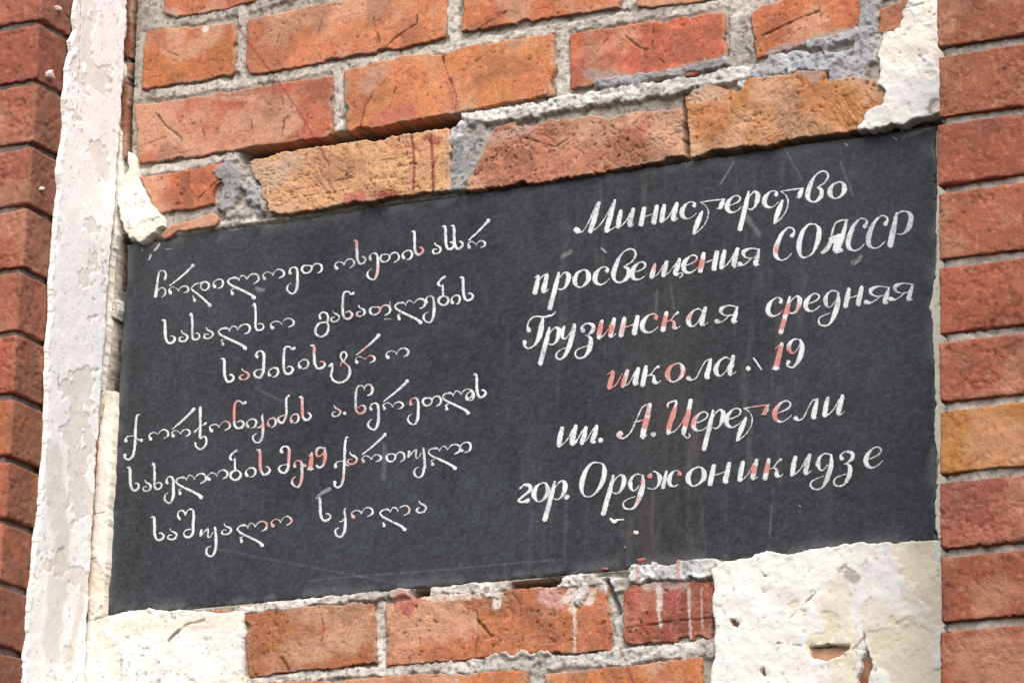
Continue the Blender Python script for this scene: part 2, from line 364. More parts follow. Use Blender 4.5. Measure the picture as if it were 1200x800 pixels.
for i, (P, c, r, h) in enumerate(BRICKS):
    vis = any(-10 < p[0] < 1210 and -5 < p[1] < 805 for p in P)
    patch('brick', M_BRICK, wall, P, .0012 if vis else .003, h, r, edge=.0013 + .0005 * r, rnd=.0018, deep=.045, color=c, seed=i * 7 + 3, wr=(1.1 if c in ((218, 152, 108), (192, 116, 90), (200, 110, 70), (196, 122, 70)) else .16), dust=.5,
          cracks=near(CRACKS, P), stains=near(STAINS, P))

# mortar bed of the wall: recessed by default, thrown on thick where the photo shows it
MS = [  # polyline, half width px, height m, colour, roughness
    ([(163, -30), (160, 60), (155, 130), (158, 200)], 6, -.003, (158, 152, 144), 1),
    ([(168, 30), (230, 22), (300, 6), (345, -8)], 6, -.002, (164, 158, 148), 1),
    ([(160, 112), (280, 96), (390, 78), (520, 56), (640, 34), (740, 18), (870, 0)], 6, -.0025, (186, 180, 168), 1),
    ([(283, 15), (281, 60), (282, 92)], 6, -.002, (176, 168, 158), 1), ([(530, -30), (530, 10), (530, 45)], 7, -.002, (190, 184, 174), 1),
    ([(657, 35), (658, 75), (657, 108)], 8, -.0025, (190, 184, 172), 1.3), ([(395, 85), (395, 120), (395, 160)], 6, -.0025, (188, 182, 172), 1),
    ([(736, -40), (736, 5)], 8, -.002, (182, 176, 166), 1),
    ([(160, 202), (215, 193), (285, 180)], 5, -.002, (196, 190, 180), 1),
    ([(866, 15), (868, 45), (866, 75)], 14, .0005, (160, 154, 146), 1.6), ([(868, -30), (866, 10)], 10, -.002, (180, 174, 164), 1),
    ([(545, 140), (590, 134), (660, 122), (720, 112), (800, 100), (850, 90), (890, 84)], 9, .003, (206, 204, 200), 1.8),
    ([(700, 98), (740, 94), (800, 84), (850, 72)], 5, .0025, (150, 150, 152), 1.6),
    ([(890, 84), (930, 72), (975, 74), (1020, 66)], 12, .003, (172, 174, 178), 1.5), ([(870, 98), (880, 106)], 6, .003, (182, 182, 184), 1.5),
    ([(1016, -30), (1018, 20), (1012, 60), (1005, 84), (980, 86)], 13, .001, (150, 150, 152), 1.4),
    ([(950, 52), (985, 44), (1004, 38)], 7, .0028, (158, 158, 160), 1.3),
    ([(815, 108), (830, 104)], 6, .0022, (180, 180, 182), 1.3),
    ([(540, 150), (538, 185), (533, 212)], 13, .0005, (142, 142, 142), 1.3), ([(560, 150), (552, 180), (545, 205)], 9, -.0005, (150, 148, 146), 1.3),
    ([(262, 200), (275, 210), (266, 240)], 13, .002, (146, 146, 146), 1.2), ([(290, 215), (305, 240)], 12, .003, (158, 158, 158), 1.3), ([(268, 250), (300, 250)], 8, -.001, (160, 158, 156), 2),
    ([(540, 150), (534, 162)], 8, .003, (190, 190, 188), 2),
    ([(1035, 45), (1040, 80)], 12, -.001, (160, 158, 156), 1),
    ([(240, 262), (330, 250), (400, 240)], 2.5, -.004, (200, 198, 190), .6),
    # under the plaque
    ([(285, 716), (340, 708), (400, 701), (478, 694)], 4.5, .001, (206, 200, 192), 1), ([(506, 694), (540, 690), (592, 687)], 5, .001, (205, 200, 192), 1.2),
    ([(660, 684), (690, 680), (720, 680)], 7, .003, (208, 204, 200), 1.6), ([(685, 690), (676, 706)], 6, .003, (200, 190, 186), 1.6), ([(570, 692), (585, 700)], 6, .0025, (208, 202, 196), 1.4),
    ([(745, 672), (790, 668), (834, 665)], 10, .003, (204, 208, 206), 1.6), ([(700, 690), (722, 690)], 5, .0005, (196, 194, 190), 1.4),
    ([(446, 708), (445, 742), (446, 780)], 5, -.0015, (206, 200, 190), 1), ([(719, 700), (724, 730), (722, 758)], 6, -.004, (176, 172, 166), 1.8),
    ([(284, 800), (350, 792), (440, 786), (520, 780)], 6, -.001, (208, 202, 192), 1.1), ([(573, 775), (600, 772), (640, 770)], 8, .002, (205, 200, 192), 1.3),
    ([(520, 781), (620, 778), (720, 770), (800, 761), (835, 758)], 8, -.0005, (196, 192, 186), 1.5), ([(630, 785), (630, 800)], 9, -.003, (180, 178, 172), 2),
]
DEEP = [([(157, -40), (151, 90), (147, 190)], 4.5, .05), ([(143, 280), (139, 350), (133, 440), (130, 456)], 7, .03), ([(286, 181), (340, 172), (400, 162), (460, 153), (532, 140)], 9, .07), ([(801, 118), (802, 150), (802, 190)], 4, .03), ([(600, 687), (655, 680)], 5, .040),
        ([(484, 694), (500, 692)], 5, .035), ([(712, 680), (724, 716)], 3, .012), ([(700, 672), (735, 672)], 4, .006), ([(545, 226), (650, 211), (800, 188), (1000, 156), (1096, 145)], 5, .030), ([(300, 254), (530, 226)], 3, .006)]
def build_mortar():
    res = .0014
    x0, x1 = XC - .004, XR + .03
    z1 = float(at_wall(600, -120)[1]); z0 = float(at_wall(600, 890)[1])
    nu, nv = int((x1 - x0) / res), int((z1 - z0) / res)
    U, V = np.meshgrid(x0 + np.arange(nu) * res, z0 + np.arange(nv) * res, indexing='ij')
    h = -.0050 + .0022 * fbm(U, V, .03, 3, 501) + .0007 * fbm(U, V, .006, 3, 502, gain=.6)
    C = np.ones(U.shape + (3,)) * alb((166, 160, 150))
    sdp = poly_sd(U, V, PQU)
    def uv(pts): return [(float(a), float(b)) for a, b in np.stack(at_wall([p[0] for p in pts], [p[1] for p in pts]), -1)]
    h = np.where(sdp > -.001, -.014, h)
    wob = .0035 * fbm(U, V, .012, 4, 503, gain=.65)
    for i, (pts, hw, ht, cc, rg) in enumerate(MS):
        u = uv(pts); a = np.array(u); pad = .02
        ii = np.where((U[:, 0] > a[:, 0].min() - pad) & (U[:, 0] < a[:, 0].max() + pad))[0]; jj = np.where((V[0] > a[:, 1].min() - pad) & (V[0] < a[:, 1].max() + pad))[0]
        if not len(ii) or not len(jj): continue
        s = np.s_[ii[0]:ii[-1] + 1, jj[0]:jj[-1] + 1]
        d = seg_dist(U[s], V[s], u) + wob[s] * (1 + hw / 12)
        k = 1 - sstep(hw * .00078, hw * .00078 + .0028, d)
        t = ht + rg * (.0011 * fbm(U[s], V[s] * 1.5, .012, 4, 520 + i, gain=.62) - .003 * np.clip(fbm(U[s], V[s], .005, 3, 540 + i) - .3, 0, 1))
        h[s] = h[s] * (1 - k) + t * k
        kk = (k * (1 - .25 * np.abs(fbm(U[s], V[s], .02, 2, 560 + i))))[..., None]
        C[s] = C[s] * (1 - kk) + alb(tuple(min(245, q * 1.04) for q in cc)) * kk
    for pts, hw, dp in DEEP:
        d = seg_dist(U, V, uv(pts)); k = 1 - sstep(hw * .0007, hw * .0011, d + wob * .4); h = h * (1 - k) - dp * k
        C = C * (1 - .6 * k)[..., None]  # shade inside the open joints is painted into the mortar colour
    v = 1 + .2 * fbm(U, V, .03, 3, 505) + .22 * fbm(U, V, .006, 3, 506, gain=.6)
    C = C * v[..., None]
    pk = sstep(.22, .5, fbm(U, V, .0045, 2, 507)); C = C * (1 - .4 * pk)[..., None]; h = h - .0010 * pk
    dk = sstep(.1, .45, fbm(U, V, .05, 3, 508)) * .35; C = C * (1 - dk[..., None]) + alb((120, 108, 96)) * dk[..., None]
    for pts, wd, cc, op in STAINS:
        if cc not in (RED, PINK): continue
        d = seg_dist(U, V, uv(pts if len(pts) > 1 else pts * 2)); k = op * .7 * (1 - sstep(wd * .5, wd, d)); C = C * (1 - k[..., None]) + alb(cc) * k[..., None]
    keep = (sdp < .006)[:-1, :-1]
    idx = np.arange(nu * nv).reshape(nu, nv)
    fc = np.stack([idx[:-1, :-1], idx[1:, :-1], idx[1:, 1:], idx[:-1, 1:]], -1)[keep]
    used = np.zeros(nu * nv, bool); used[fc.ravel()] = True; rm = np.cumsum(used) - 1
    put_mesh('mortar', np.stack([U, -h, V], -1).reshape(-1, 3)[used], rm[fc], M_MORTAR, wall, C.reshape(-1, 3)[used])
    # closing slab behind everything
    zz = [(x0 - .02, .09, z0), (x1 + .3, .09, z0), (x1 + .3, .09, z1), (x0 - .02, .09, z1)]
    put_mesh('wall_core', zz, [(0, 1, 2, 3)], M_MORTAR, wall, np.ones((4, 3)) * alb((120, 115, 108)), False)
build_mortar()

# plaster remains on the wall
def patch_p(*a, **k):
    k.setdefault('wr', 0); return patch(*a, chip=.3, **k)
def flaky(seed, tint=(226, 214, 188), amt=.5, layer=.0009, bias=None):
    def ex(U, V, sd, h, C):
        n = fbm(U, V, .045, 4, seed, gain=.6)
        if bias: n = n + bias(U, V)
        e = sstep(-.16, -.12, n)
        h = h + layer * e                                     # upper paint layer, broken away in places
        c = alb(tint); k = (1 - e)[..., None] * amt; C = C * (1 - k) + c * k
        h = h + (.0003 if layer < .00075 else .0009) * fbm(U, V, .012, 3, seed + 4) + .0014 * np.exp(-(sd / .006) ** 2) * fbm(U, V, .008, 3, seed + 6)
        rim = np.exp(-(np.clip(sd, 0, 1) / .003) ** 2)[..., None] * .3
        C = C * (1 - rim) + alb((214, 204, 184)) * rim
        return h, C
    return ex
WHITE = (230, 229, 225)
patch_p('plaster', M_PLASTER, wall, [(833, 666), (850, 656), (872, 652), (900, 645), (925, 648), (960, 640), (1000, 635), (1060, 634), (1101, 632), (1108, 700), (1106, 840), (824, 846), (830, 790), (836, 770), (834, 720), (836, 690)],
      .0012, .004, .8, edge=.0022, rnd=.0022, color=WHITE, seed=900, cvar=.03, extra=flaky(901, (222, 212, 186), .85, .0008, lambda U, V: .42 - .62 * sstep(float(at_wall(930, 700)[0]), float(at_wall(1080, 700)[0]), U) + .25 * fbm(U, V, .03, 3, 905) + .1 * sstep(0, .01, V - float(at_wall(900, 660)[1]))), y_unproj=-.004,
      holes=([(949, 758), (972, 757), (994, 758), (985, 764), (968, 774), (952, 769)], [(1016, 764), (1022, 778), (1018, 800), (1016, 830), (1006, 830), (1008, 800), (1009, 783)], [(893, 671), (899, 675), (895, 677)], [(856, 726), (866, 730), (864, 735), (857, 732)], [(895, 783), (897, 792), (893, 790)]),
      stains=[([(980, 690), (985, 740), (990, 800)], .02, (222, 208, 176), .55), ([(1080, 650), (1085, 720), (1080, 790)], .022, (220, 206, 178), .55), ([(1020, 720), (1060, 740)], .018, (218, 204, 176), .5), ([(900, 690), (930, 700)], .012, (200, 196, 190), .5), ([(996, 672), (1004, 678)], .006, (150, 142, 134), .7), ([(985, 668), (990, 662)], .003, (160, 150, 140), .7), ([(1000, 760), (1014, 745)], .0015, (110, 100, 100), .6)],
      cracks=[([(1036, 636), (1037, 650)], .001, .002), ([(980, 668), (990, 664), (1002, 670)], .0015, .002), ([(960, 690), (925, 725)], .001, .001), ([(1016, 764), (1012, 740)], .0012, .003), ([(950, 757), (900, 752)], .001, .001), ([(994, 757), (1016, 762)], .0012, .002)])
patch_p('plaster', M_PLASTER, wall, [(99, 730), (121, 723), (150, 716), (175, 712), (190, 716), (215, 714), (240, 716), (262, 718), (286, 714), (284, 760), (283, 800), (281, 850), (92, 870), (98, 800)],
      .0012, .004, .7, edge=.0018, rnd=.0022, color=WHITE, seed=930, cvar=.03, extra=flaky(931, (228, 220, 200), .7, .0008, lambda U, V: .15 + 0 * U), y_unproj=-.004,
      cracks=[([(199, 749), (208, 740), (220, 731), (240, 727)], .0022, .004), ([(121, 735), (132, 748)], .001, .001)],
      stains=[([(199, 749), (210, 738)], .003, (120, 100, 90), .8), ([(140, 735), (280, 728)], .010, (222, 210, 186), .6)])
patch_p('plaster', M_PLASTER, wall, [(118, 456), (134, 457), (133, 500), (130, 560), (126, 640), (125, 672), (121, 690), (121, 723), (101, 731), (101, 700), (100, 640), (104, 600), (109, 560), (111, 520), (110, 490)],
      .0011, .003, .7, edge=.0012, rnd=.002, color=(228, 224, 214), seed=950, cvar=.04, extra=flaky(951, (220, 210, 190), .6), y_unproj=-.003,
      cracks=[([(122, 470), (116, 500), (113, 530)], .0022, .004), ([(101, 605), (122, 600)], .001, .001), ([(103, 655), (124, 652)], .001, .001)],
      stains=[([(120, 475), (115, 500), (112, 525)], .004, (150, 130, 118), .8)])
patch_p('plaster', M_PLASTER, wall, [(1003, 152), (1012, 140), (1014, 128), (1030, 122), (1036, 108), (1026, 100), (1030, 88), (1028, 60), (1036, 40), (1052, 30), (1056, 12), (1064, -2), (1075, -40), (1120, -60), (1120, 130), (1098, 134), (1078, 140), (1050, 146)],
      .0011, .007, 1.2, edge=.0032, rnd=.0025, color=WHITE, seed=970, cvar=.03, extra=flaky(971, (232, 222, 198), .5), y_unproj=-.007,
      stains=[([(1078, 62), (1086, 62)], .003, (150, 140, 130), .6), ([(1090, 128), (1096, 120)], .006, (120, 112, 106), .7)], cracks=[([(1060, 10), (1085, 4), (1100, 0)], .0015, .002)])
patch_p('plaster', M_PLASTER, wall, [(150, 178), (158, 184), (160, 205), (170, 222), (174, 236), (188, 250), (190, 264), (178, 272), (164, 281), (150, 278), (140, 262), (136, 240), (140, 215), (148, 200)],
      .0011, .005, .9, edge=.0030, rnd=.0018, color=(232, 230, 224), seed=990, cvar=.05, extra=flaky(991, (224, 214, 194), .5), y_unproj=-.006)
patch_p('plaster', M_PLASTER, wall, [(1099, 196), (1097, 250), (1096, 300), (1094, 345), (1088, 362), (1092, 380), (1094, 400), (1096, 445), (1095, 480), (1098, 560), (1097, 632), (1112, 632), (1112, 196)],
      .0011, -.002, 1.0, edge=.0026, rnd=.002, color=(222, 216, 196), seed=995, cvar=.05)
patch_p('plaster', M_PLASTER, wall, [(130, -60), (152, -60), (144, 10), (146, 40), (139, 66), (147, 78), (146, 88), (138, 110), (136, 130), (142, 160), (141, 190), (144, 215), (137, 250), (137, 280), (131, 300), (130, 330), (128, 380), (124, 420), (120, 458), (105, 458), (110, 300), (120, 100)],
      .0011, .003, .6, edge=.0022, rnd=.0018, color=WHITE, seed=1490, cvar=.03, extra=flaky(1491, (226, 218, 200), .4), y_unproj=-.003)
for k, P in enumerate(([(138, -50), (158, -52), (155, 20), (153, 68), (140, 72)], [(138, 76), (153, 72), (150, 130), (148, 182), (140, 190), (134, 150)])):
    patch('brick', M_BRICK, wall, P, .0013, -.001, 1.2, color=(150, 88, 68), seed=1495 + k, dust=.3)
# patched mortar chunk between left corner and plaque
patch('mortar_chunk', M_MORTAR, wall, [(130, 352), (137, 350), (140, 362), (136, 373), (129, 371)], .001, -.001, 1.5, color=(196, 192, 184), seed=996, wr=0)
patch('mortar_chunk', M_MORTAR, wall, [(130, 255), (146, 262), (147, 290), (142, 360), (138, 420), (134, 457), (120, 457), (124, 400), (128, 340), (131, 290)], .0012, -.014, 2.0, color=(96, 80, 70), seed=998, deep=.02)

# ================================================================== left pilaster
def zs_of(pys, px, Y):
    return [float(at_wall(px, p, Y)[1]) for p in pys]
lp = thing('brick_pilaster', 'left brick pilaster with old white plaster down its inner side', 'pilaster')
joints = [-118, -44, 30, 99, 172, 243, 316, 389, 463, 536, 607, 681, 756, 832, 910]
zj = zs_of(joints, 18, -D)
XL = XC - .36
random.seed(4)
LC = [(c[0] * .95, c[1] * 1.02, c[2] * 1.02) for c in [(186, 92, 74), (180, 88, 70), (176, 80, 62), (184, 88, 68), (188, 92, 72), (190, 90, 66), (188, 92, 72), (186, 84, 60), (196, 96, 58), (192, 88, 60), (196, 92, 66), (190, 84, 62), (176, 82, 62), (184, 90, 66)]]
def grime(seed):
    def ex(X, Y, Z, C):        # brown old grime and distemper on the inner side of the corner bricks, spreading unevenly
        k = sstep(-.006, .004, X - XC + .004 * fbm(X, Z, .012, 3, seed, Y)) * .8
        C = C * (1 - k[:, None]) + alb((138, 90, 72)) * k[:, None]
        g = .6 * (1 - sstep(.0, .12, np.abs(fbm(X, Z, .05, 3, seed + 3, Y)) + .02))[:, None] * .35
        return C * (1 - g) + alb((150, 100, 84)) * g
    return ex
for i in range(len(zj) - 1):
    zt, zb = zj[i], zj[i + 1]; g = .0034
    odd = i % 2
    split = XC - (.245 if odd else .12)
    jx = random.uniform(-.0015, .0015)
    block('brick', M_BRICK, lp, split + .005, XC + jx, -D, -.002, zb + g + random.uniform(-.001, .001), zt - g, .0020, .0018, .0011, LC[i], 1100 + i * 5, .14, grime(1200 + i))
    block('brick', M_BRICK, lp, XL, split - .005, -D, -D + .06, zb + g, zt - g, .005, .005, .0014, LC[(i + 3) % 14], 1150 + i * 5)
def mort_ex(X, Y, Z, C):
    return C * (1 + .25 * fbm(X, Z, .012, 3, 77, Y))[:, None]
block('mortar', M_MORTAR, lp, XL + .006, XC - .0045, -D + .0040, .02, zj[-1], zj[0], .004, .004, .0016, (112, 100, 92), 1300, .2, mort_ex)
# white plaster still stuck to the inner side
patch_p('plaster', M_PLASTER, lp, [(92, -60), (90, 0), (86, 20), (88, 36), (81, 48), (84, 60), (79, 78), (78, 100), (74, 116), (76, 135), (74, 160), (71, 185), (68, 200), (70, 222), (66, 250), (63, 290), (60, 330), (59, 370), (55, 420), (54, 480), (53, 530), (48, 580), (43, 620), (38, 670), (34, 700), (32, 740), (28, 800), (20, 880),
                                 (95, 890), (99.5, 800), (103, 700), (107, 640), (110, 590), (112, 545), (115, 510), (116, 490), (117, 470), (119, 458), (121, 420), (124, 380), (127, 330), (129, 300), (131, 280), (134, 250), (137, 190), (141, 140), (144, 90), (148, 20), (152, -60)],
      .0011, .003, .18, edge=.0017, rnd=.0018, color=(255, 255, 255), seed=1400, side_x=XC + .0022, cvar=.03, extra=flaky(1401, (226, 218, 204), .5, .0007, lambda U, V: .12 + 0 * U), deep=.0045, wr=0,
      stains=[([(80, 780), (95, 700)], .008, (214, 206, 190), .5), ([(127, 90), (130, 95)], .004, (170, 140, 120), .5), ([(62, 540), (72, 640), (60, 760)], .02, (214, 206, 196), .5)],
      cracks=[([(95, 5), (93, 80), (90, 130)], .0014, .0015)])
for k, P in enumerate(([(68, 6), (73, 8), (74, 14), (69, 13)], [(56, 80), (62, 82), (66, 92), (56, 92)], [(49, 218), (54, 219), (52, 224), (48, 223)], [(76, 118), (86, 122), (84, 128), (76, 126)])):
    patch('plaster', M_PLASTER, lp, P, .0011, .002, .8, color=(222, 212, 200), seed=1450 + k, side_x=XC + .002, edge=.0016, rnd=.0012, deep=.006)

# ================================================================== right pilaster
rp = thing('brick_pilaster', 'right brick pilaster of plain reddish bricks, standing proud beside the plaque', 'pilaster')
rj = [-110, -22, 61, 142, 222, 309, 396, 476, 560, 648, 734, 820, 908]
zr = zs_of(rj, 1102, -D)
RC = [(c[0] * .90, c[1] * .93, c[2] * .90) for c in [(182, 98, 78), (176, 92, 70), (178, 94, 72), (182, 88, 68), (190, 96, 70), (184, 88, 66), (184, 92, 72), (204, 122, 62), (180, 90, 74), (178, 88, 64), (176, 88, 64), (180, 90, 66)]]
for i in range(len(zr) - 1):
    zt, zb = zr[i], zr[i + 1]; g = .0042
    wd = .252 if i % 2 else .122
    block('brick', M_BRICK, rp, XR + random.uniform(-.001, .001), XR + wd, -D + random.uniform(-.0008, .0008), -D + .10, zb + g, zt - g, .0016 if wd < .2 else .0018, .0016, .0010, RC[i], 1500 + i * 5, .12)
    block('brick', M_BRICK, rp, XR + wd + .010, XR + .38, -D, -D + .06, zb + g, zt - g, .005, .004, .0013, RC[(i + 4) % 12], 1550 + i * 5)
block('mortar', M_MORTAR, rp, XR + .0035, XR + .375, -D + .0045, .02, zr[-1], zr[0], .0022, .003, .0022, (156, 146, 138), 1700, .22, mort_ex)

# ================================================================== plaque
pq = thing('wall_plaque', 'dark grey stone plaque lettered in white with Georgian text left and Russian text right', 'plaque')
def slab_ex(U, V, sd, h, C):
    h = PLQ_H + .00022 * fbm(U, V, .03, 3, 2001) - .0012 * np.exp(-(np.clip(sd, 0, 1) / .0018) ** 2)
    c = np.ones(U.shape + (3,)) * alb((46, 50, 56))
    k = 1 + .5 * fbm(U, V, .22, 3, 2002) + .22 * fbm(U, V, .035, 3, 2012) + .8 * fbm(U, V * 1.4, .0048, 3, 2003, gain=.8)
    # water streaks: tall narrow noise
    k = k + .14 * fbm(U * 9, V * .8, .10, 3, 2004) * sstep(-.3, .3, fbm(U, V, .2, 2, 2005))
    c = c * k[..., None]
    # brown run of dirt below the middle of the right text
    x1, z1 = at_wall(790, 330, -PLQ_H); x2, z2 = at_wall(762, 680, -PLQ_H)
    ax = x1 + (x2 - x1) * (V - z1) / (z2 - z1)
    b = np.exp(-((U - ax) / .045) ** 2) * sstep(z1 + .05, z1 - .05, V) * (.45 + .55 * fbm(U * 7, V, .05, 3, 2006))
    b = np.clip(b, 0, 1)[..., None] * .55; c = c * (1 - b) + alb((74, 66, 58)) * b
    b = np.clip(fbm(U * 6, V * .7, .05, 3, 2007) - .25, 0, 1)[..., None] * .45 * sstep(.55, .2, np.abs(U - float(x1)) / .45)[..., None]
    c = c * (1 - b) + alb((120, 112, 104)) * b
    # pale dusty bloom at the top edge
    t = (np.exp(-(np.clip(sd, 0, 1) / .010) ** 2) * .25 * sstep(.0, .5, fbm(U, V, .03, 3, 2008) + .25))[..., None]
    c = c * (1 - t) + alb((140, 142, 142)) * t
    # scratches and scuffs
    for (p, q, wd, o) in (((860, 190), (845, 215), .0009, .4), ((905, 150), (940, 210), .0008, .25), ((985, 190), (1000, 230), .0008, .25), ((660, 300), (668, 296), .003, .35), ((1000, 308), (1008, 302), .003, .35), ((872, 250), (890, 275), .003, .22), ((450, 520), (450, 560), .003, .15), ((905, 590), (902, 625), .0016, .14), ((905, 560), (908, 600), .0012, .08), ((300, 338), (308, 340), .003, .35), ((770, 340), (768, 372), .0016, .14), ((785, 330), (790, 362), .0013, .12), ((300, 455), (330, 470), .002, .1), ((1060, 160), (1090, 150), .003, .3), ((240, 640), (500, 690), .0012, .1), ((360, 680), (660, 655), .001, .12)):
        u = [tuple(map(float, at_wall(*p, -PLQ_H))), tuple(map(float, at_wall(*q, -PLQ_H)))]
        s = (o * (1 - sstep(wd * .4, wd * 1.2, seg_dist(U, V, u) + wd * .5 * fbm(U, V, .004, 2, 2010))))[..., None]
        c = c * (1 - s) + alb((165, 165, 162)) * s
    rim = (1 - sstep(.0005, .0022, sd + .0008 * fbm(U, V, .006, 2, 2012)))[..., None] * .45
    c = c * (1 - rim) + alb((150, 150, 146)) * rim
    return h, c
patch('slab', M_SLAB, pq, PQ, .0015, PLQ_H, .2, edge=.0007, rnd=.0015, deep=.02, color=(70, 76, 84), seed=2000, extra=slab_ex, y_unproj=-PLQ_H, chip=.25)
# ------------------------------------------------------------------ lettering: every letter a brushed shape lying on the slab
TILES = {'A': (160, 280, 6.0), 'B': (340, 250, 4.615), 'C': (140, 440, 5.441), 'D': (240, 360, 4.615), 'E': (360, 420, 5.0), 'H': (140, 520, 5.0), 'G': (340, 500, 5.0),
         'a': (660, 190, 6.0), 'b': (840, 180, 4.792), 'c': (610, 270, 5.0), 'd': (840, 290, 5.0), 'e': (640, 390, 5.0), 'f': (800, 390, 5.0), 'g': (600, 500, 5.0), 'h': (820, 500, 5.0)}
GL = {}
def glyph(ch, tile, org, strokes):            # strokes traced in an enlarged crop of the photo; kept in photo pixels about an origin
    s = TILES[tile][2]
    GL[ch] = (tile, org, [[((x - org[0]) / s, (y - org[1]) / s, wd / s / 2) for x, y, wd in st] for st in strokes])
def plain(ch, strokes):                       # x right along the line of writing, y up, 5 units to a photo pixel
    GL[ch] = (None, None, [[(x / 5, -y / 5 - .125 * x / 5, wd / 10) for x, y, wd in st] for st in strokes])
# Russian italic lower case
plain('и', [[(30, 100, 20), (20, 55, 27), (13, 8, 24)], [(12, 5, 13), (34, 12, 9), (62, 42, 9), (84, 86, 9)], [(101, 102, 20), (89, 55, 27), (81, 12, 24), (92, 3, 10), (108, 15, 7)]])
plain('н', [[(30, 98, 22), (21, 50, 27), (12, 4, 26)], [(22, 94, 10), (40, 98, 8)], [(22, 46, 8), (55, 52, 9), (92, 62, 8)], [(104, 100, 22), (94, 50, 27), (86, 8, 26), (100, 4, 8)]])
plain('п', [[(14, 92, 8), (32, 98, 16), (22, 50, 26), (12, 4, 26)], [(22, 50, 8), (50, 92, 10), (76, 102, 11)], [(78, 98, 20), (68, 50, 26), (60, 8, 25), (72, 2, 9), (86, 14, 7)]])
plain('о', [[(62, 101, 10), (34, 90, 17), (15, 62, 25), (13, 35, 26), (24, 10, 18), (42, 0, 10), (66, 10, 17), (86, 38, 25), (88, 66, 26), (78, 92, 17), (62, 101, 10)]])
plain('е', [[(22, 44, 9), (52, 52, 9), (80, 66, 13), (86, 86, 13), (68, 101, 10), (44, 94, 13), (20, 66, 24), (13, 38, 26), (22, 12, 20), (46, 0, 12), (72, 10, 8), (92, 28, 6)]])
plain('с', [[(80, 76, 22), (84, 88, 15), (66, 101, 9), (42, 94, 13), (20, 66, 24), (13, 38, 26), (22, 12, 20), (46, 0, 12), (72, 10, 8), (92, 28, 6)]])
plain('р', [[(45, 100, 17), (32, 40, 24), (14, -30, 25), (-4, -98, 26)], [(34, 34, 8), (52, 76, 9), (80, 100, 12), (98, 82, 24), (96, 50, 25), (80, 14, 17), (58, 2, 11), (38, 12, 8)]])
plain('а', [[(84, 88, 8), (64, 101, 11), (36, 88, 15), (14, 52, 25), (16, 18, 22), (36, 1, 12), (62, 22, 8), (84, 66, 8)], [(103, 101, 20), (92, 50, 26), (84, 10, 24), (98, 2, 9), (118, 16, 6)]])
plain('к', [[(30, 100, 20), (20, 50, 26), (11, 4, 26)], [(21, 50, 8), (52, 55, 9), (74, 82, 10), (92, 94, 19)], [(50, 55, 9), (70, 44, 16), (72, 14, 24), (88, 4, 12), (104, 14, 6)]])
plain('л', [[(2, 10, 24), (14, -2, 14), (38, 8, 9), (62, 62, 9), (82, 96, 10), (100, 100, 10)], [(104, 101, 18), (94, 50, 26), (86, 8, 26), (100, 2, 8)]])
plain('.', [[(12, 10, 26), (14, 12, 26)]])
GL['T'] = (None, None, [[((x - 965) / 6, (y - 285) / 6, wd / 12) for x, y, wd in st] for st in (
    [(978, 352, 22), (960, 395, 30), (938, 450, 32), (918, 506, 18)], [(965, 285, 8), (1002, 308, 9), (1022, 350, 11), (1012, 410, 10), (975, 465, 9), (925, 508, 10)],
    [(965, 285, 9), (1050, 272, 12), (1138, 262, 12)], [(1134, 264, 14), (1118, 295, 30), (1106, 322, 24)], [(1084, 328, 9), (1122, 322, 9)])])
glyph('в', 'c', (535, 308), [[(598, 214, 8), (640, 184, 11), (662, 146, 14), (652, 116, 13), (622, 112, 12), (585, 140, 14), (556, 200, 24), (540, 262, 26), (556, 300, 17), (588, 304, 15), (620, 270, 24), (622, 230, 20), (598, 214, 8)]])
glyph('щ', 'c', (752, 280), [[(786, 200, 18), (776, 240, 26), (768, 272, 24)], [(768, 274, 10), (800, 258, 8), (832, 205, 8)], [(850, 188, 20), (840, 230, 26), (832, 262, 24)], [(832, 264, 10), (862, 248, 8), (900, 195, 8)],
    [(920, 172, 20), (908, 215, 26), (898, 252, 24), (912, 262, 8)], [(915, 252, 8), (934, 250, 9), (936, 266, 9), (922, 276, 8)]])
glyph('я', 'd', (872, 330), [[(1000, 234, 14), (988, 280, 24), (976, 318, 22), (998, 320, 8)], [(998, 232, 9), (945, 226, 11), (902, 246, 22), (908, 274, 15), (945, 284, 8), (985, 274, 8)], [(952, 282, 10), (930, 304, 10), (902, 322, 10), (876, 318, 26)]])
glyph('г', 'g', (38, 450), [[(48, 366, 14), (66, 346, 14), (94, 350, 20), (100, 372, 20), (76, 396, 16), (44, 424, 16), (42, 434, 18), (58, 440, 14), (84, 432, 22), (92, 422, 10)]])
glyph('д', 'd', (625, 365), [[(710, 262, 10), (678, 254, 11), (648, 276, 18), (638, 312, 25), (648, 346, 17), (668, 348, 9), (694, 316, 8)], [(712, 264, 16), (712, 320, 25), (692, 390, 27), (664, 446, 16), (632, 460, 13), (602, 448, 14), (600, 418, 11), (630, 398, 8), (668, 384, 6)]])
glyph('з', 'c', (340, 640), [[(366, 586, 24), (360, 566, 13), (388, 546, 12), (424, 556, 20), (424, 586, 20), (396, 612, 10), (380, 616, 8)], [(390, 614, 10), (412, 636, 20), (406, 690, 26), (378, 738, 16), (344, 748, 13), (322, 730, 15), (330, 702, 11), (360, 686, 8), (392, 676, 6)]])
glyph('у', 'c', (228, 650), [[(256, 566, 18), (244, 606, 25), (252, 634, 15), (274, 628, 8), (304, 580, 8)], [(318, 556, 20), (302, 628, 26), (276, 706, 24), (244, 752, 15), (216, 750, 15), (212, 724, 13), (238, 700, 9), (276, 684, 6)]])
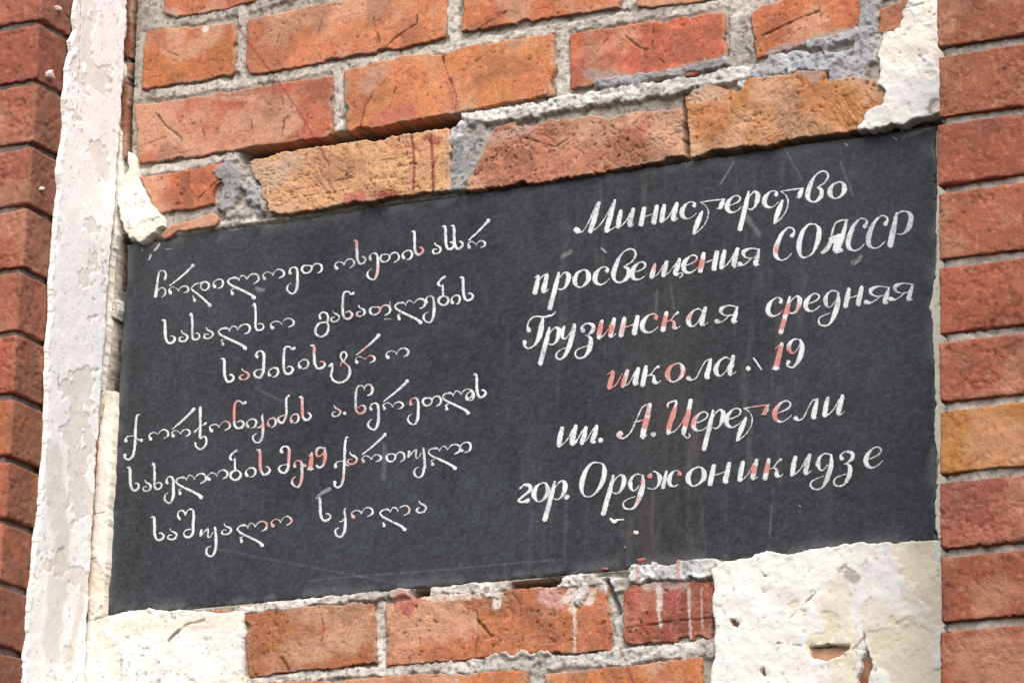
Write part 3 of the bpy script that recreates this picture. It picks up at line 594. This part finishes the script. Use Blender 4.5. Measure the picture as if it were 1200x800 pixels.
glyph('Г', 'c', (88, 670), [[(50, 586, 24), (42, 556, 11), (62, 518, 11), (96, 504, 12), (140, 508, 14), (186, 496, 13), (206, 478, 8)], [(134, 508, 14), (124, 560, 26), (112, 620, 27), (84, 672, 16), (48, 692, 12), (24, 676, 14), (26, 656, 22)]])
glyph('ш', 'e', (365, 330), [[(362, 246, 8), (384, 232, 14), (390, 240, 20), (378, 290, 26), (372, 320, 24)], [(374, 322, 10), (405, 306, 8), (440, 240, 8)], [(466, 228, 20), (452, 275, 26), (442, 310, 24)], [(444, 312, 10), (474, 296, 8), (505, 232, 8)], [(522, 216, 20), (512, 262, 26), (506, 298, 24), (524, 294, 7)]])
glyph('м', 'e', (160, 650), [[(166, 638, 22), (180, 630, 10), (206, 586, 9), (226, 556, 10)], [(234, 556, 20), (222, 606, 26), (210, 644, 24)], [(212, 644, 10), (240, 622, 8), (278, 560, 8)], [(296, 548, 20), (284, 598, 26), (272, 636, 22), (292, 640, 8)]])
glyph('ж', 'g', (800, 370), [[(808, 290, 26), (812, 284, 20)], [(828, 262, 9), (850, 268, 12), (868, 300, 25), (856, 346, 17), (826, 366, 11), (796, 358, 9)], [(906, 262, 16), (896, 310, 20), (886, 356, 20)], [(984, 276, 22), (974, 258, 11), (948, 262, 12), (924, 300, 25), (926, 338, 20), (950, 350, 11), (974, 338, 7)]])
glyph('М', 'a', (80, 510), [[(96, 480, 44), (104, 484, 40)], [(110, 496, 20), (140, 486, 12), (176, 430, 12), (238, 296, 14)], [(252, 288, 24), (224, 388, 34), (192, 486, 32)], [(196, 490, 12), (240, 462, 10), (290, 400, 11), (352, 288, 12)], [(366, 270, 22), (334, 380, 34), (306, 478, 32), (330, 478, 12), (368, 456, 8)]])
glyph('С', 'b', (320, 600), [[(424, 462, 22), (436, 440, 16), (424, 420, 11), (396, 420, 11), (360, 462, 19), (334, 530, 27), (334, 578, 22), (362, 598, 12), (392, 590, 10), (420, 562, 7)]])
glyph('О', 'b', (450, 590), [[(556, 398, 10), (516, 400, 12), (480, 448, 22), (462, 520, 27), (472, 574, 18), (498, 584, 10), (540, 558, 15), (568, 490, 26), (576, 428, 22), (556, 398, 10)]])
glyph('А', 'e', (415, 620), [[(434, 590, 30), (424, 604, 20), (450, 618, 12), (486, 594, 10), (514, 548, 11), (556, 450, 11), (586, 422, 12), (612, 418, 10)], [(608, 422, 22), (592, 500, 28), (566, 604, 27), (590, 598, 8)], [(514, 524, 9), (550, 516, 9), (594, 500, 8)]])
glyph('А2', 'b', (590, 570), [[(596, 556, 20), (620, 536, 24), (640, 500, 22), (660, 490, 24)], [(650, 440, 14), (668, 392, 11), (700, 378, 11), (736, 374, 12)], [(644, 470, 12), (652, 430, 14)], [(730, 376, 18), (712, 450, 25), (690, 490, 40), (672, 540, 36), (700, 545, 20)], [(640, 480, 20), (690, 462, 20)]])
glyph('Р', 'b', (960, 520), [[(1012, 336, 17), (992, 430, 29), (974, 514, 29)], [(994, 364, 9), (1024, 332, 11), (1066, 326, 12), (1092, 356, 25), (1078, 416, 25), (1048, 450, 12), (1012, 452, 8)]])
glyph('1', 'f', (535, 215), [[(582, 66, 20), (566, 130, 27), (546, 206, 28)], [(545, 92, 8), (580, 62, 10)], [(526, 212, 12), (566, 208, 12)]])
glyph('9', 'f', (600, 205), [[(684, 40, 10), (654, 38, 12), (628, 66, 22), (624, 98, 22), (642, 120, 13), (668, 104, 9), (690, 66, 8)], [(690, 42, 14), (702, 84, 25), (686, 150, 26), (656, 196, 16), (628, 202, 13), (612, 186, 14), (620, 170, 22)]])
glyph('№', 'f', (370, 225), [[(386, 210, 32), (384, 208, 32)], [(416, 148, 12), (440, 182, 15), (462, 214, 12)]])
glyph('Ц', 'e', (710, 600), [[(714, 436, 14), (716, 414, 14), (744, 402, 11), (764, 404, 14), (748, 470, 27), (724, 540, 27), (718, 584, 24)], [(720, 588, 11), (756, 574, 9), (800, 520, 9), (836, 440, 9)], [(848, 396, 20), (832, 480, 27), (812, 560, 28), (806, 588, 22)], [(812, 602, 10), (826, 616, 10), (844, 604, 9), (838, 590, 8)]])
glyph('О3', 'g', (405, 410), [[(510, 210, 10), (470, 214, 13), (432, 262, 22), (410, 336, 27), (416, 392, 18), (446, 410, 10), (488, 392, 14), (528, 330, 25), (544, 264, 25), (536, 224, 15), (510, 210, 10)]])
# Georgian
glyph('ჩ', 'A', (135, 405), [[(158, 240, 16), (150, 290, 20), (142, 350, 24), (134, 402, 28)], [(154, 262, 10), (164, 230, 12), (186, 222, 12), (206, 242, 18), (204, 276, 22), (198, 284, 18)], [(146, 372, 9), (168, 346, 10), (190, 346, 15), (204, 366, 20), (198, 396, 15), (180, 408, 10)]])
glyph('რ', 'A', (240, 378), [[(396, 190, 32), (384, 204, 22), (320, 262, 18), (236, 328, 12)], [(240, 378, 30), (238, 376, 26), (232, 352, 10), (262, 338, 9), (288, 352, 8), (302, 362, 7)], [(294, 366, 7), (312, 342, 9), (340, 332, 12), (366, 346, 19), (362, 368, 17), (334, 380, 9)]])
glyph('დ', 'A', (480, 332), [[(478, 302, 12), (446, 312, 10), (412, 322, 14), (390, 346, 14), (402, 366, 17), (450, 404, 20), (500, 450, 22), (516, 466, 32)], [(480, 300, 12), (508, 314, 18), (508, 344, 18), (482, 362, 12), (458, 350, 12), (454, 324, 12), (480, 300, 12)], [(410, 432, 30), (406, 426, 20), (398, 400, 8)]])
glyph('ი', 'A', (550, 335), [[(552, 338, 28), (546, 330, 24), (546, 306, 12), (576, 286, 12), (604, 292, 18), (610, 318, 20), (596, 342, 14), (572, 350, 8)]])
glyph('ლ', 'A', (675, 385), [[(700, 278, 9), (668, 276, 13), (644, 298, 15), (662, 322, 18), (700, 342, 20), (760, 370, 21), (806, 394, 23), (826, 412, 34)], [(668, 278, 8), (694, 268, 10), (714, 280, 10), (722, 294, 7)], [(718, 292, 7), (738, 260, 9), (764, 264, 11), (776, 284, 7)], [(774, 286, 7), (800, 254, 10), (836, 246, 14), (860, 266, 20), (854, 296, 18), (824, 314, 9)], [(674, 386, 28), (672, 376, 20), (664, 358, 8), (684, 352, 7)]])
glyph('ო', 'A', (900, 280), [[(902, 280, 30), (898, 276, 26), (890, 254, 12), (918, 234, 10), (946, 240, 10), (962, 256, 8)], [(956, 258, 7), (978, 224, 9), (1010, 214, 13), (1036, 232, 20), (1034, 258, 18), (1004, 276, 9)]])
glyph('ე', 'A', (1080, 238), [[(1082, 242, 26), (1078, 236, 24), (1082, 212, 12), (1104, 200, 12), (1128, 212, 20), (1134, 270, 24), (1130, 340, 26), (1108, 384, 15), (1078, 378, 16), (1060, 354, 20), (1068, 326, 10), (1088, 312, 6)]])
glyph('თ', 'B', (68, 300), [[(96, 282, 8), (74, 286, 13), (64, 304, 16), (76, 322, 13), (100, 322, 10), (118, 304, 12), (114, 286, 11), (96, 282, 8)], [(116, 298, 8), (136, 276, 10), (162, 276, 13), (174, 294, 15), (168, 314, 12), (148, 326, 8)]])
glyph('ს', 'B', (368, 250), [[(346, 150, 8), (360, 154, 18), (362, 200, 19), (364, 244, 19), (376, 272, 16), (396, 270, 16), (408, 252, 16), (398, 236, 12), (388, 236, 8)]])
glyph('ა', 'A', (303, 705), [[(318, 648, 12), (326, 662, 13), (346, 672, 19), (360, 690, 21), (348, 714, 16), (322, 722, 14), (304, 712, 18), (310, 692, 12), (332, 690, 6)]])
glyph('ხ', 'A', (392, 690), [[(374, 540, 8), (386, 526, 18), (392, 560, 21), (394, 620, 21), (392, 680, 20), (404, 706, 17), (430, 704, 16), (444, 684, 16), (434, 664, 13), (412, 664, 8), (398, 676, 6)]])
glyph('გ', 'B', (140, 645), [[(164, 568, 17), (160, 550, 11), (176, 536, 11), (198, 542, 15), (206, 566, 17), (202, 590, 12)], [(186, 588, 9), (156, 598, 14), (138, 628, 18), (144, 656, 15), (170, 668, 12), (196, 652, 16), (208, 624, 17), (204, 596, 13), (186, 588, 9)]])
glyph('ნ', 'B', (290, 530), [[(342, 432, 20), (330, 440, 10), (320, 426, 12), (298, 426, 13), (288, 450, 17), (286, 500, 18), (288, 548, 17), (302, 570, 15), (326, 566, 16), (336, 546, 16), (322, 530, 11), (302, 538, 7)]])
glyph('ბ', 'B', (830, 472), [[(836, 344, 16), (812, 362, 13), (802, 384, 17), (818, 396, 8), (826, 388, 10), (826, 420, 15), (828, 446, 13)], [(830, 448, 10), (808, 458, 17), (804, 480, 16), (822, 496, 12), (846, 490, 16), (856, 470, 16), (848, 452, 12), (830, 448, 10)]])
glyph('მ', 'D', (318, 320), [[(284, 268, 20), (278, 262, 16), (286, 242, 11), (306, 238, 13), (320, 254, 18), (320, 300, 19), (316, 350, 19), (300, 380, 16), (278, 376, 17), (268, 356, 15), (282, 340, 10), (310, 336, 7)]])
glyph('ტ', 'D', (685, 360), [[(676, 318, 16), (690, 306, 10), (690, 340, 15), (684, 370, 17), (700, 400, 15), (736, 408, 13), (768, 392, 16), (786, 356, 18), (780, 322, 15), (758, 302, 12), (738, 276, 11), (738, 252, 12), (756, 242, 11), (768, 258, 12), (760, 282, 10), (740, 300, 9), (734, 318, 8)]])
glyph('ქ', 'C', (35, 510), [[(128, 250, 10), (114, 254, 16), (106, 300, 19), (102, 380, 21), (98, 460, 21), (86, 512, 18), (60, 536, 14), (36, 524, 16), (36, 506, 26)], [(42, 416, 28), (40, 404, 16), (56, 388, 9), (96, 384, 9)], [(100, 396, 8), (130, 412, 12)]])
glyph('ჯ', 'C', (515, 390), [[(516, 206, 24), (517, 280, 20), (516, 350, 20), (514, 392, 20)], [(482, 358, 20), (500, 338, 9), (530, 318, 9), (552, 304, 18)], [(516, 404, 10), (540, 388, 12), (556, 408, 17), (548, 446, 15), (520, 470, 14), (492, 456, 15), (484, 432, 17)]])
glyph('კ', 'C', (912, 350), [[(916, 246, 10), (910, 266, 15), (916, 300, 18), (916, 350, 21), (910, 398, 20), (888, 428, 15), (860, 418, 16), (852, 388, 16), (874, 370, 8)], [(882, 332, 10), (900, 326, 9), (914, 300, 9)]])
glyph('ძ', 'C', (1060, 280), [[(1082, 128, 14), (1066, 150, 18), (1066, 210, 19), (1064, 260, 19), (1046, 298, 16), (1022, 298, 17), (1014, 276, 15), (1030, 260, 10), (1056, 252, 8)]])
glyph('წ', 'E', (285, 300), [[(320, 160, 10), (298, 164, 12), (286, 200, 18), (284, 250, 19), (286, 300, 17), (304, 322, 14), (330, 316, 16), (340, 294, 18), (330, 276, 13), (312, 278, 8), (296, 292, 6)], [(300, 164, 9), (320, 158, 11), (334, 172, 10), (336, 184, 7)], [(334, 184, 7), (346, 158, 10), (368, 154, 13), (382, 174, 18), (378, 204, 17), (356, 216, 9)]])
glyph('უ', 'E', (685, 600), [[(598, 544, 17), (594, 574, 20)], [(598, 576, 9), (620, 548, 9), (640, 536, 13), (638, 576, 14), (650, 584, 9), (668, 556, 8)], [(682, 528, 15), (688, 580, 20), (688, 640, 22), (672, 688, 15), (644, 694, 15), (628, 672, 18), (636, 646, 10), (654, 636, 6)]])
glyph('შ', 'H', (430, 500), [[(354, 440, 18), (344, 422, 14), (348, 398, 10), (370, 390, 10), (384, 404, 11), (388, 418, 8)], [(386, 418, 7), (400, 392, 10), (422, 384, 13), (436, 402, 18), (434, 460, 20), (432, 520, 19), (412, 546, 15), (388, 542, 17), (380, 520, 14), (396, 504, 10), (424, 498, 7)]])
glyph('1g', 'G', (120, 250), [[(128, 154, 14), (124, 200, 22), (118, 244, 24)], [(110, 170, 7), (128, 152, 8)], [(104, 250, 8), (138, 244, 8)]])
glyph('9g', 'G', (150, 240), [[(192, 124, 8), (170, 122, 12), (154, 144, 18), (160, 172, 14), (180, 170, 8), (196, 150, 7)], [(204, 126, 16), (206, 170, 20), (196, 220, 17), (174, 240, 13), (156, 228, 18)]])
glyph('-', 'H', (1085, 128), [[(1078, 128, 20), (1094, 128, 18)]])
glyph('•', 'C', (140, 412), [[(140, 412, 26), (141, 413, 26)]])

PINKS = [ # where red paint has stained the letters: centre, radius in photo px, strength
 (418, 285, 9, .6), (440, 318, 9, .5), (492, 293, 6, .9), (416, 372, 8, .4), (448, 362, 8, .6), (490, 355, 5, .6), (288, 441, 8, .7), (376, 423, 6, 1), (370, 410, 6, .8), (403, 430, 7, .9), (430, 414, 10, .8), (340, 412, 5, .2),
 (265, 495, 6, 1), (277, 485, 10, 1), (275, 475, 8, 1), (293, 498, 5, .3), (312, 498, 6, .8), (305, 506, 6, .4), (322, 485, 8, .6), (340, 490, 7, .6), (354, 480, 10, .8), (356, 470, 6, .6), (398, 478, 5, .8), (422, 480, 7, .8), (484, 470, 6, .8), (432, 455, 6, .3),
 (308, 540, 14, .9), (345, 535, 13, .8), (363, 540, 9, 1), (377, 535, 11, 1), (350, 560, 10, .7), (413, 541, 6, .9), (402, 559, 5, .5), (424, 541, 5, .7), (312, 611, 7, 1), (322, 612, 6, .7), (345, 612, 7, .6), (413, 605, 7, .6), (480, 595, 6, .5), (310, 560, 4, .4),
 (770, 313, 7, .7), (820, 309, 8, 1.2), (913, 292, 7, .8), (705, 385, 9, 1.1), (714, 385, 8, 1.1), (733, 386, 9, .6), (768, 372, 5, .9), (778, 376, 8, 1.2), (790, 378, 7, .7), (810, 372, 6, .5), (758, 380, 4, .3),
 (920, 362, 8, 1.2), (918, 380, 8, 1), (935, 360, 6, .6), (912, 417, 14, 1.3), (928, 412, 9, 1.1), (720, 445, 16, 1), (789, 436, 11, 1.4), (806, 437, 6, 1.2), (726, 510, 5, .5), (757, 496, 8, 1.2), (760, 482, 6, .8), (786, 490, 16, 1.1), (806, 490, 12, 1.1),
 (890, 478, 12, .9), (908, 487, 8, 1.1), (912, 478, 5, .6), (714, 562, 5, .8), (762, 559, 4, 1.6), (750, 565, 6, .6), (748, 585, 6, .6), (797, 554, 5, .9), (883, 550, 6, 1.4), (898, 548, 7, 1.4), (828, 500, 3, .1), (945, 500, 2, .1)]
PINKS = np.array(PINKS)

def catmull(st, n=6):
    p = np.array(st, float)
    if len(p) == 2: t = np.linspace(0, 1, n)[:, None]; return p[0] * (1 - t) + p[1] * t
    q = np.vstack([2 * p[0] - p[1], p, 2 * p[-1] - p[-2]]); out = []
    for i in range(1, len(q) - 2):
        t = np.linspace(0, 1, n, endpoint=False)[:, None]
        out.append(.5 * (2 * q[i] + (q[i + 1] - q[i - 1]) * t + (2 * q[i - 1] - 5 * q[i] + 4 * q[i + 1] - q[i + 2]) * t ** 2 + (3 * q[i] - q[i - 1] - 3 * q[i + 1] + q[i + 2]) * t ** 3))
    return np.vstack(out + [p[-1:]])
LN = [0]
def letter(ch, x, y, sx=1.0, sy=1.0, name='letter', strokes=None, white=(222, 225, 226), gain=1.0, pale=0.0):
    LN[0] += 1; k = LN[0]
    strokes = strokes or GL[ch][2]
    segs = []
    cyr = ch is not None and ord(ch[0]) < 0x10a0
    for st in strokes:
        c = catmull([(a * sx, b * sy, (r * 1.15 if r > 1.9 and cyr else r * (.88 if cyr else .86)) * gain) for a, b, r in st]); c[:, 2] = np.clip(c[:, 2], .40, None)
        segs.append(np.hstack([c[:-1], c[1:]]))
    s = np.vstack(segs)
    step = .5
    x0, x1 = min(s[:, 0].min(), s[:, 3].min()) - 4.5, max(s[:, 0].max(), s[:, 3].max()) + 4.5
    y0, y1 = min(s[:, 1].min(), s[:, 4].min()) - 4.5, max(s[:, 1].max(), s[:, 4].max()) + 4.5
    nx, ny = int((x1 - x0) / step) + 2, int((y1 - y0) / step) + 2
    X, Y = np.meshgrid(x0 + np.arange(nx) * step, y0 + np.arange(ny) * step, indexing='ij')
    sd = np.full(X.shape, -1e9)
    for ax, ay, ar, bx, by, br in s:
        ex, ey = bx - ax, by - ay; t = np.clip(((X - ax) * ex + (Y - ay) * ey) / (ex * ex + ey * ey + 1e-9), 0, 1)
        sd = np.maximum(sd, ar + (br - ar) * t - np.hypot(X - ax - t * ex, Y - ay - t * ey))
    wx, wy = X + x, Y + y
    sd = sd + .26 * noise(wx / 2.2, wy / 2.2, s=31) + .16 * noise(wx / 1.0, wy / 1.0, s=32) - .02
    sd = sd - 1.6 * np.clip(noise(wx / 3.1, wy / 3.1, s=33) - .62, 0, 1)            # chipped paint
    pts, faces, vid = [], [], {}
    def vert(key, px, py, d):
        if key not in vid: vid[key] = len(pts); pts.append((px, py, d))
        return vid[key]
    pos = sd > 0
    cnt = pos[:-1, :-1].astype(int) + pos[1:, :-1] + pos[1:, 1:] + pos[:-1, 1:]
    for i, j in zip(*np.where(cnt > 0)):
        cs = ((i, j), (i + 1, j), (i + 1, j + 1), (i, j + 1)); f = []
        for a in range(4):
            p, q = cs[a], cs[(a + 1) % 4]; dp, dq = sd[p], sd[q]
            if dp > 0: f.append(vert(p, X[p], Y[p], dp))
            if (dp > 0) != (dq > 0):
                t = dp / (dp - dq)
                f.append(vert((min(p, q), max(p, q)), X[p] + (X[q] - X[p]) * t, Y[p] + (Y[q] - Y[p]) * t, 0.0))
        if len(f) > 2: faces.append(f[::-1] if False else f)
    if not faces: return
    P = np.array(pts); px, py = P[:, 0] + x, P[:, 1] + y
    U, V = at_wall(px, py, -PLQ_H)
    hh = -PLQ_H - .0003 - .0003 * sstep(0, 1.2, P[:, 2]) - .00012 * (k % 4)
    C = np.ones((len(P), 3)) * alb(white)
    C = C * (1 + .10 * fbm(U, V, .006, 3, 61) + .06 * fbm(U, V, .05, 2, 62))[:, None]
    worn = sstep(.15, .5, fbm(U, V, .02, 3, 63))[:, None] * .25 + .40 * sstep(.05, .5, noise(px / 1.6, py / 1.6, s=71))[:, None] * sstep(-.2, .4, noise(px / 9, py / 9, s=72))[:, None] + .38 * (1 - sstep(.1, 1.1, P[:, 2]))[:, None] + pale; worn = np.clip(worn, 0, .85); C = C * (1 - worn) + alb((104, 108, 112)) * worn
    pk = np.zeros(len(P))
    for cx, cy, r, a in PINKS:
        if abs(cx - x) < 45 and abs(cy - y) < 45: pk = np.maximum(pk, a * (1 - sstep(r * .6, r * 1.1, np.hypot(px - cx, py - cy))))
    pk = np.clip(pk * 1.3 * (.85 + .35 * fbm(U, V, .007, 2, 64)), 0, 1)[:, None] * .9
    C = C * (1 - pk) + alb((216, 116, 108)) * pk
    put_mesh(name, np.stack([U, hh, V], -1), faces, M_PAINT, pq, C, smooth=False)
def L(ch, tile=None, fx=None, fy=None, **kw):           # Georgian: feature point given in the crop
    tile0, org, _ = GL[ch]
    if tile is None: tile, fx, fy = tile0, org[0], org[1]
    t = TILES[tile]; letter(ch, t[0] + fx / t[2], t[1] + fy / t[2], **kw)
def row(x0, y0, x1, y1, items, size=1.0):                          # Russian: x of each letter on the base line
    for it in items:
        ch, x = it[0], it[1]; kw = dict(it[2]) if len(it) > 2 else {}
        if ch != '.': kw['sx'] = kw.get('sx', 1.0) * 1.07 * size; kw['sy'] = kw.get('sy', 1.0) * size; x = x - (size - 1) * 3
        letter(ch, x, y0 + (y1 - y0) * (x - x0) / (x1 - x0), **kw)
g1, gx = dict(gain=.92), None
L('М', gain=.92)
row(692.5, 271.7, 975.7, 233.2, [('и', 721.8, dict(sx=.95, sy=.95)), ('н', 749, dict(sx=.95, sy=.95)), ('и', 772.7, dict(sx=.95, sy=.95)), ('с', 796.5, dict(sx=1.0, sy=.95)), ('е', 849.5, dict(sx=.98, sy=.95)), ('р', 868.2, dict(sx=.95, sy=1.05)), ('с', 893, dict(sx=.98, sy=.95)), ('в', 945.5, dict(sx=.92, sy=.92)), ('о', 970, dict(sx=1.05, sy=.95))])
letter('T', 820.8, 237.5); letter('T', 914.8, 224.6, sx=.92, sy=1.0)
L('С'); L('О'); L('А2'); L('Р')
tC = GL['С'][1]
letter('С', 840 + (320 + 408) / 4.792, 180 + (600 - 52) / 4.792); letter('С', 840 + (320 + 520) / 4.792, 180 + (600 - 66) / 4.792, sx=1.04)
row(628, 343.6, 1043.5, 288.6, [('п', 624.6), ('р', 645.2), ('о', 671), ('с', 694.5), ('в', 718), ('е', 738), ('щ', 760.4), ('е', 798.4), ('н', 818.4), ('и', 842.7), ('я', 866.2, dict(sx=.86, sy=1.0))])
L('Г'); L('у'); L('з')
row(702, 397, 1065, 350, [('р', 634.2), ('и', 699.4, dict(sx=.95)), ('н', 725.6, dict(sx=.98)), ('с', 749.6, dict(sx=1.12, sy=1.05)), ('к', 774.8), ('а', 804.3, dict(sx=1.02, sy=1.0)), ('я', 839.6, dict(sx=.9)), ('с', 897, dict(sx=1.05, sy=1.05)), ('р', 916.2, dict(sy=1.0)), ('е', 941.6), ('н', 988.8, dict(sx=.95)), ('я', 1014.4), ('я', 1043, dict(sx=.98))])
L('д')
row(715, 456, 928, 431, [('ш', 713), ('к', 750.8), ('о', 779.8, dict(sx=1.05)), ('л', 806.5, dict(sx=1.15)), ('а', 836.6)], 1.05)
L('№', name='numero_sign'); L('1'); L('9')
row(655, 523.6, 984, 486.4, [('и', 652.6, dict(sx=.98)), ('.', 701.2, dict(name='full_stop')), ('.', 763.4, dict(name='full_stop')), ('е', 810), ('р', 826.4, dict(sx=.95, sy=1.02)), ('е', 848.4), ('е', 904.6, dict(sx=1.12, sy=1.1)), ('л', 932.5, dict(sx=1.08)), ('и', 963.6, dict(sx=1.05))], 1.07)
L('м'); L('А'); L('Ц'); letter('T', 872, 478.4, sx=1.03, sy=1.03)
row(612, 590, 1024, 548, [('г', 607.6), ('о', 623.6, dict(sx=.92)), ('р', 640), ('.', 662, dict(name='full_stop')), ('р', 708.4, dict(sx=1.02)), ('о', 803.6, dict(sx=1.08)), ('н', 829.6, dict(sx=1.05)), ('и', 864.4, dict(sx=.98)), ('к', 894.4, dict(sx=.98)), ('и', 925.6, dict(sx=1.0)), ('е', 1012, dict(sx=1.05, sy=1.08))], 1.08)
L('О3')
L('д', 'g', 680, 388); L('д', 'h', 680, 270, sx=1.05, sy=1.02); L('з', 'h', 806, 240, sx=1.05); L('ж')
# Georgian lines
for a in [('ჩ',), ('რ',), ('დ',), ('ი',), ('ლ',), ('ო',), ('ე',), ('თ',), ('ო', 'B', 250, 298, dict(sx=.92)), ('ს',), ('ე', 'B', 434, 246), ('თ', 'B', 492, 240, dict(sx=.93)), ('ი', 'B', 614, 240), ('ს', 'B', 680, 200), ('ა', 'B', 772, 206), ('ს', 'B', 848, 172), ('ს', 'B', 894, 168), ('რ', 'B', 970, 184, dict(sx=.86)),
          ('ს', 'A', 212, 702, dict(sx=1.15)), ('ა',), ('ხ',), ('ა', 'A', 476, 684, dict(sx=1.1)), ('ლ', 'A', 610, 740, dict(sx=1.02)), ('ხ', 'A', 838, 625, dict(sx=1.12, sy=1.03)), ('ო', 'A', 955, 625, dict(sx=1.1)),
          ('გ',), ('ა', 'B', 222, 574), ('ნ',), ('ა', 'B', 360, 544), ('თ', 'B', 436, 524), ('ლ', 'B', 592, 570, dict(sx=.98)), ('ე', 'B', 738, 478), ('ბ',), ('ი', 'B', 878, 482, dict(sx=.88)), ('ს', 'B', 944, 448, dict(sx=1.15)),
          ('ს', 'D', 114, 380, dict(sx=1.1)), ('ა', 'D', 190, 378, dict(sx=1.1)), ('მ',), ('ი', 'D', 352, 366), ('ნ', 'D', 432, 320), ('ი', 'D', 514, 322), ('ს', 'D', 600, 308, dict(sx=1.25)), ('ტ',), ('რ', 'D', 824, 298, dict(sx=.98)), ('ო', 'D', 990, 272, dict(sx=1.05)),
          ('ქ',), ('•',), ('ო', 'C', 200, 405, dict(sx=.9)), ('რ', 'C', 343, 385, dict(sx=.92)), ('ჯ',), ('ო', 'C', 586, 352, dict(sx=.95)), ('ნ', 'C', 738, 288, dict(sx=1.05)), ('ი', 'C', 818, 322), ('კ',), ('ი', 'C', 952, 316, dict(sx=.85)), ('ძ',), ('ი', 'C', 1098, 290, dict(sx=.82)), ('ს', 'D', 534, 586),
          ('ა', 'D', 690, 578), ('•', 'D', 758, 574), ('წ',), ('ე', 'E', 374, 294), ('რ', 'E', 454, 294, dict(sx=1.02, sy=1.02)), ('ე', 'E', 608, 264), ('თ', 'E', 682, 250, dict(sx=.9)), ('ლ', 'E', 820, 296, dict(sx=.98)), ('ი', 'E', 938, 236, dict(sx=.8)), ('ს', 'E', 1002, 202, dict(sx=1.05)),
          ('ს', 'H', 70, 246, dict(sx=1.05)), ('ა', 'H', 140, 262, dict(sx=.95)), ('ხ', 'H', 206, 250, dict(sx=1.0)), ('ე', 'H', 280, 224, dict(sx=.85)), ('ლ', 'H', 357, 290, dict(sx=.97)), ('ო', 'H', 525, 208, dict(sx=.95)), ('ბ', 'H', 682, 184, dict(sx=1.05, sy=1.05)), ('ი', 'H', 748, 182), ('ს', 'H', 832, 152, dict(sx=1.15, sy=1.08)), ('მ', 'H', 992, 104, dict(sx=1.05)), ('ე', 'H', 1028, 130, dict(sx=.95)),
          ('-',), ('1g',), ('9g',), ('ქ', 'G', 262, 330, dict(sx=.93, sy=1.12)), ('ა', 'G', 338, 204, dict(sx=1.15, sy=1.1)), ('რ', 'G', 430, 202, dict(sx=.97)), ('თ', 'G', 570, 178, dict(sx=.88)), ('უ',), ('ლ', 'G', 838, 220, dict(sx=1.02)), ('ი', 'G', 1004, 136, dict(sx=1.1, sy=1.1)),
          ('ს', 'H', 213, 538, dict(sx=1.1)), ('ა', 'H', 285, 546, dict(sx=1.1)), ('შ',), ('უ', 'H', 563, 562, dict(sx=.95)), ('ა', 'H', 600, 516, dict(sx=1.15)), ('ლ', 'H', 717, 570, dict(sx=.95)), ('ო', 'H', 900, 480, dict(sx=.95)),
          ('ს', 'G', 185, 524, dict(sx=1.2)), ('კ', 'G', 320, 572), ('ო', 'G', 370, 528), ('ლ', 'G', 553, 578, dict(sx=.95)), ('ა', 'G', 742, 488, dict(sx=1.15, sy=1.1))]:
    kw = a[4] if len(a) > 4 else {}
    kw = dict(kw)
    if a[0] == '•': kw['name'] = 'full_stop'
    if a[0] == '-': kw['name'] = 'dash'
    L(*a[:4], **kw)
# blobs of plaster and paint stuck to the slab
def blob(x, y, st, c, name='paint_speck', **kw): letter(None, x, y, strokes=[st], white=c, name=name, **kw)
blob(719, 610, [(-3, -2, 2), (1, 1, 2.6), (5, -1, 1.4), (12, -1.5, 1)], (236, 232, 224), 'plaster_crumb'); blob(745.5, 623.5, [(-1, 0, 2.6), (1, .5, 2.6)], (236, 230, 220), 'plaster_crumb')
blob(186, 289, [(1, -3, 1.6), (-2, 2, 1.8), (-5, 5, 1)], (180, 184, 184)); blob(177, 301, [(0, -2, 1.4), (-2, 3, 1.5)], (170, 174, 174)); blob(167, 292, [(-1, -1, 1), (0, 2, 1)], (150, 152, 152))
blob(199, 292, [(-4, 0, 1), (3, 0, .8)], (128, 132, 134)); blob(305, 340, [(0, -1, 1.6), (1, 1, 1.4)], (120, 124, 124)); blob(732, 640, [(0, 0, .8), (1, 1, .8)], (150, 150, 148))
blob(376, 579, [(-5, 5, 1.6), (0, 0, 2.6), (10, -6, 3)], (128, 134, 140)); blob(751, 655, [(-3, 1, 1.6), (4, 0, 2)], (190, 80, 66)); blob(709, 666, [(-2, 0, 1.2), (3, 0, 1.2)], (200, 104, 80))
blob(454, 374, [(-3, 0, 1.2), (4, 0, 1)], (150, 140, 140)); blob(457, 358, [(0, -4, .8), (1, 3, .8)], (150, 150, 150)); blob(708, 294, [(-3, -3, 1.2), (2, 2, 1.6)], (140, 146, 148)); blob(1004, 308, [(-3, 3, 1.2), (3, -2, 1.6)], (140, 144, 146))
blob(1049, 162, [(-2, -1, 1), (2, 2, 1)], (190, 180, 160)); blob(1056, 153, [(0, -2, 1), (1, 2, 1)], (200, 196, 190)); blob(937, 593, [(0, -1, 1.3), (1, 1, 1.3)], (110, 114, 118)); blob(992, 170, [(-1, -1, 1.6), (1, 1, 1.4)], (150, 150, 150))
print('letters', LN[0])
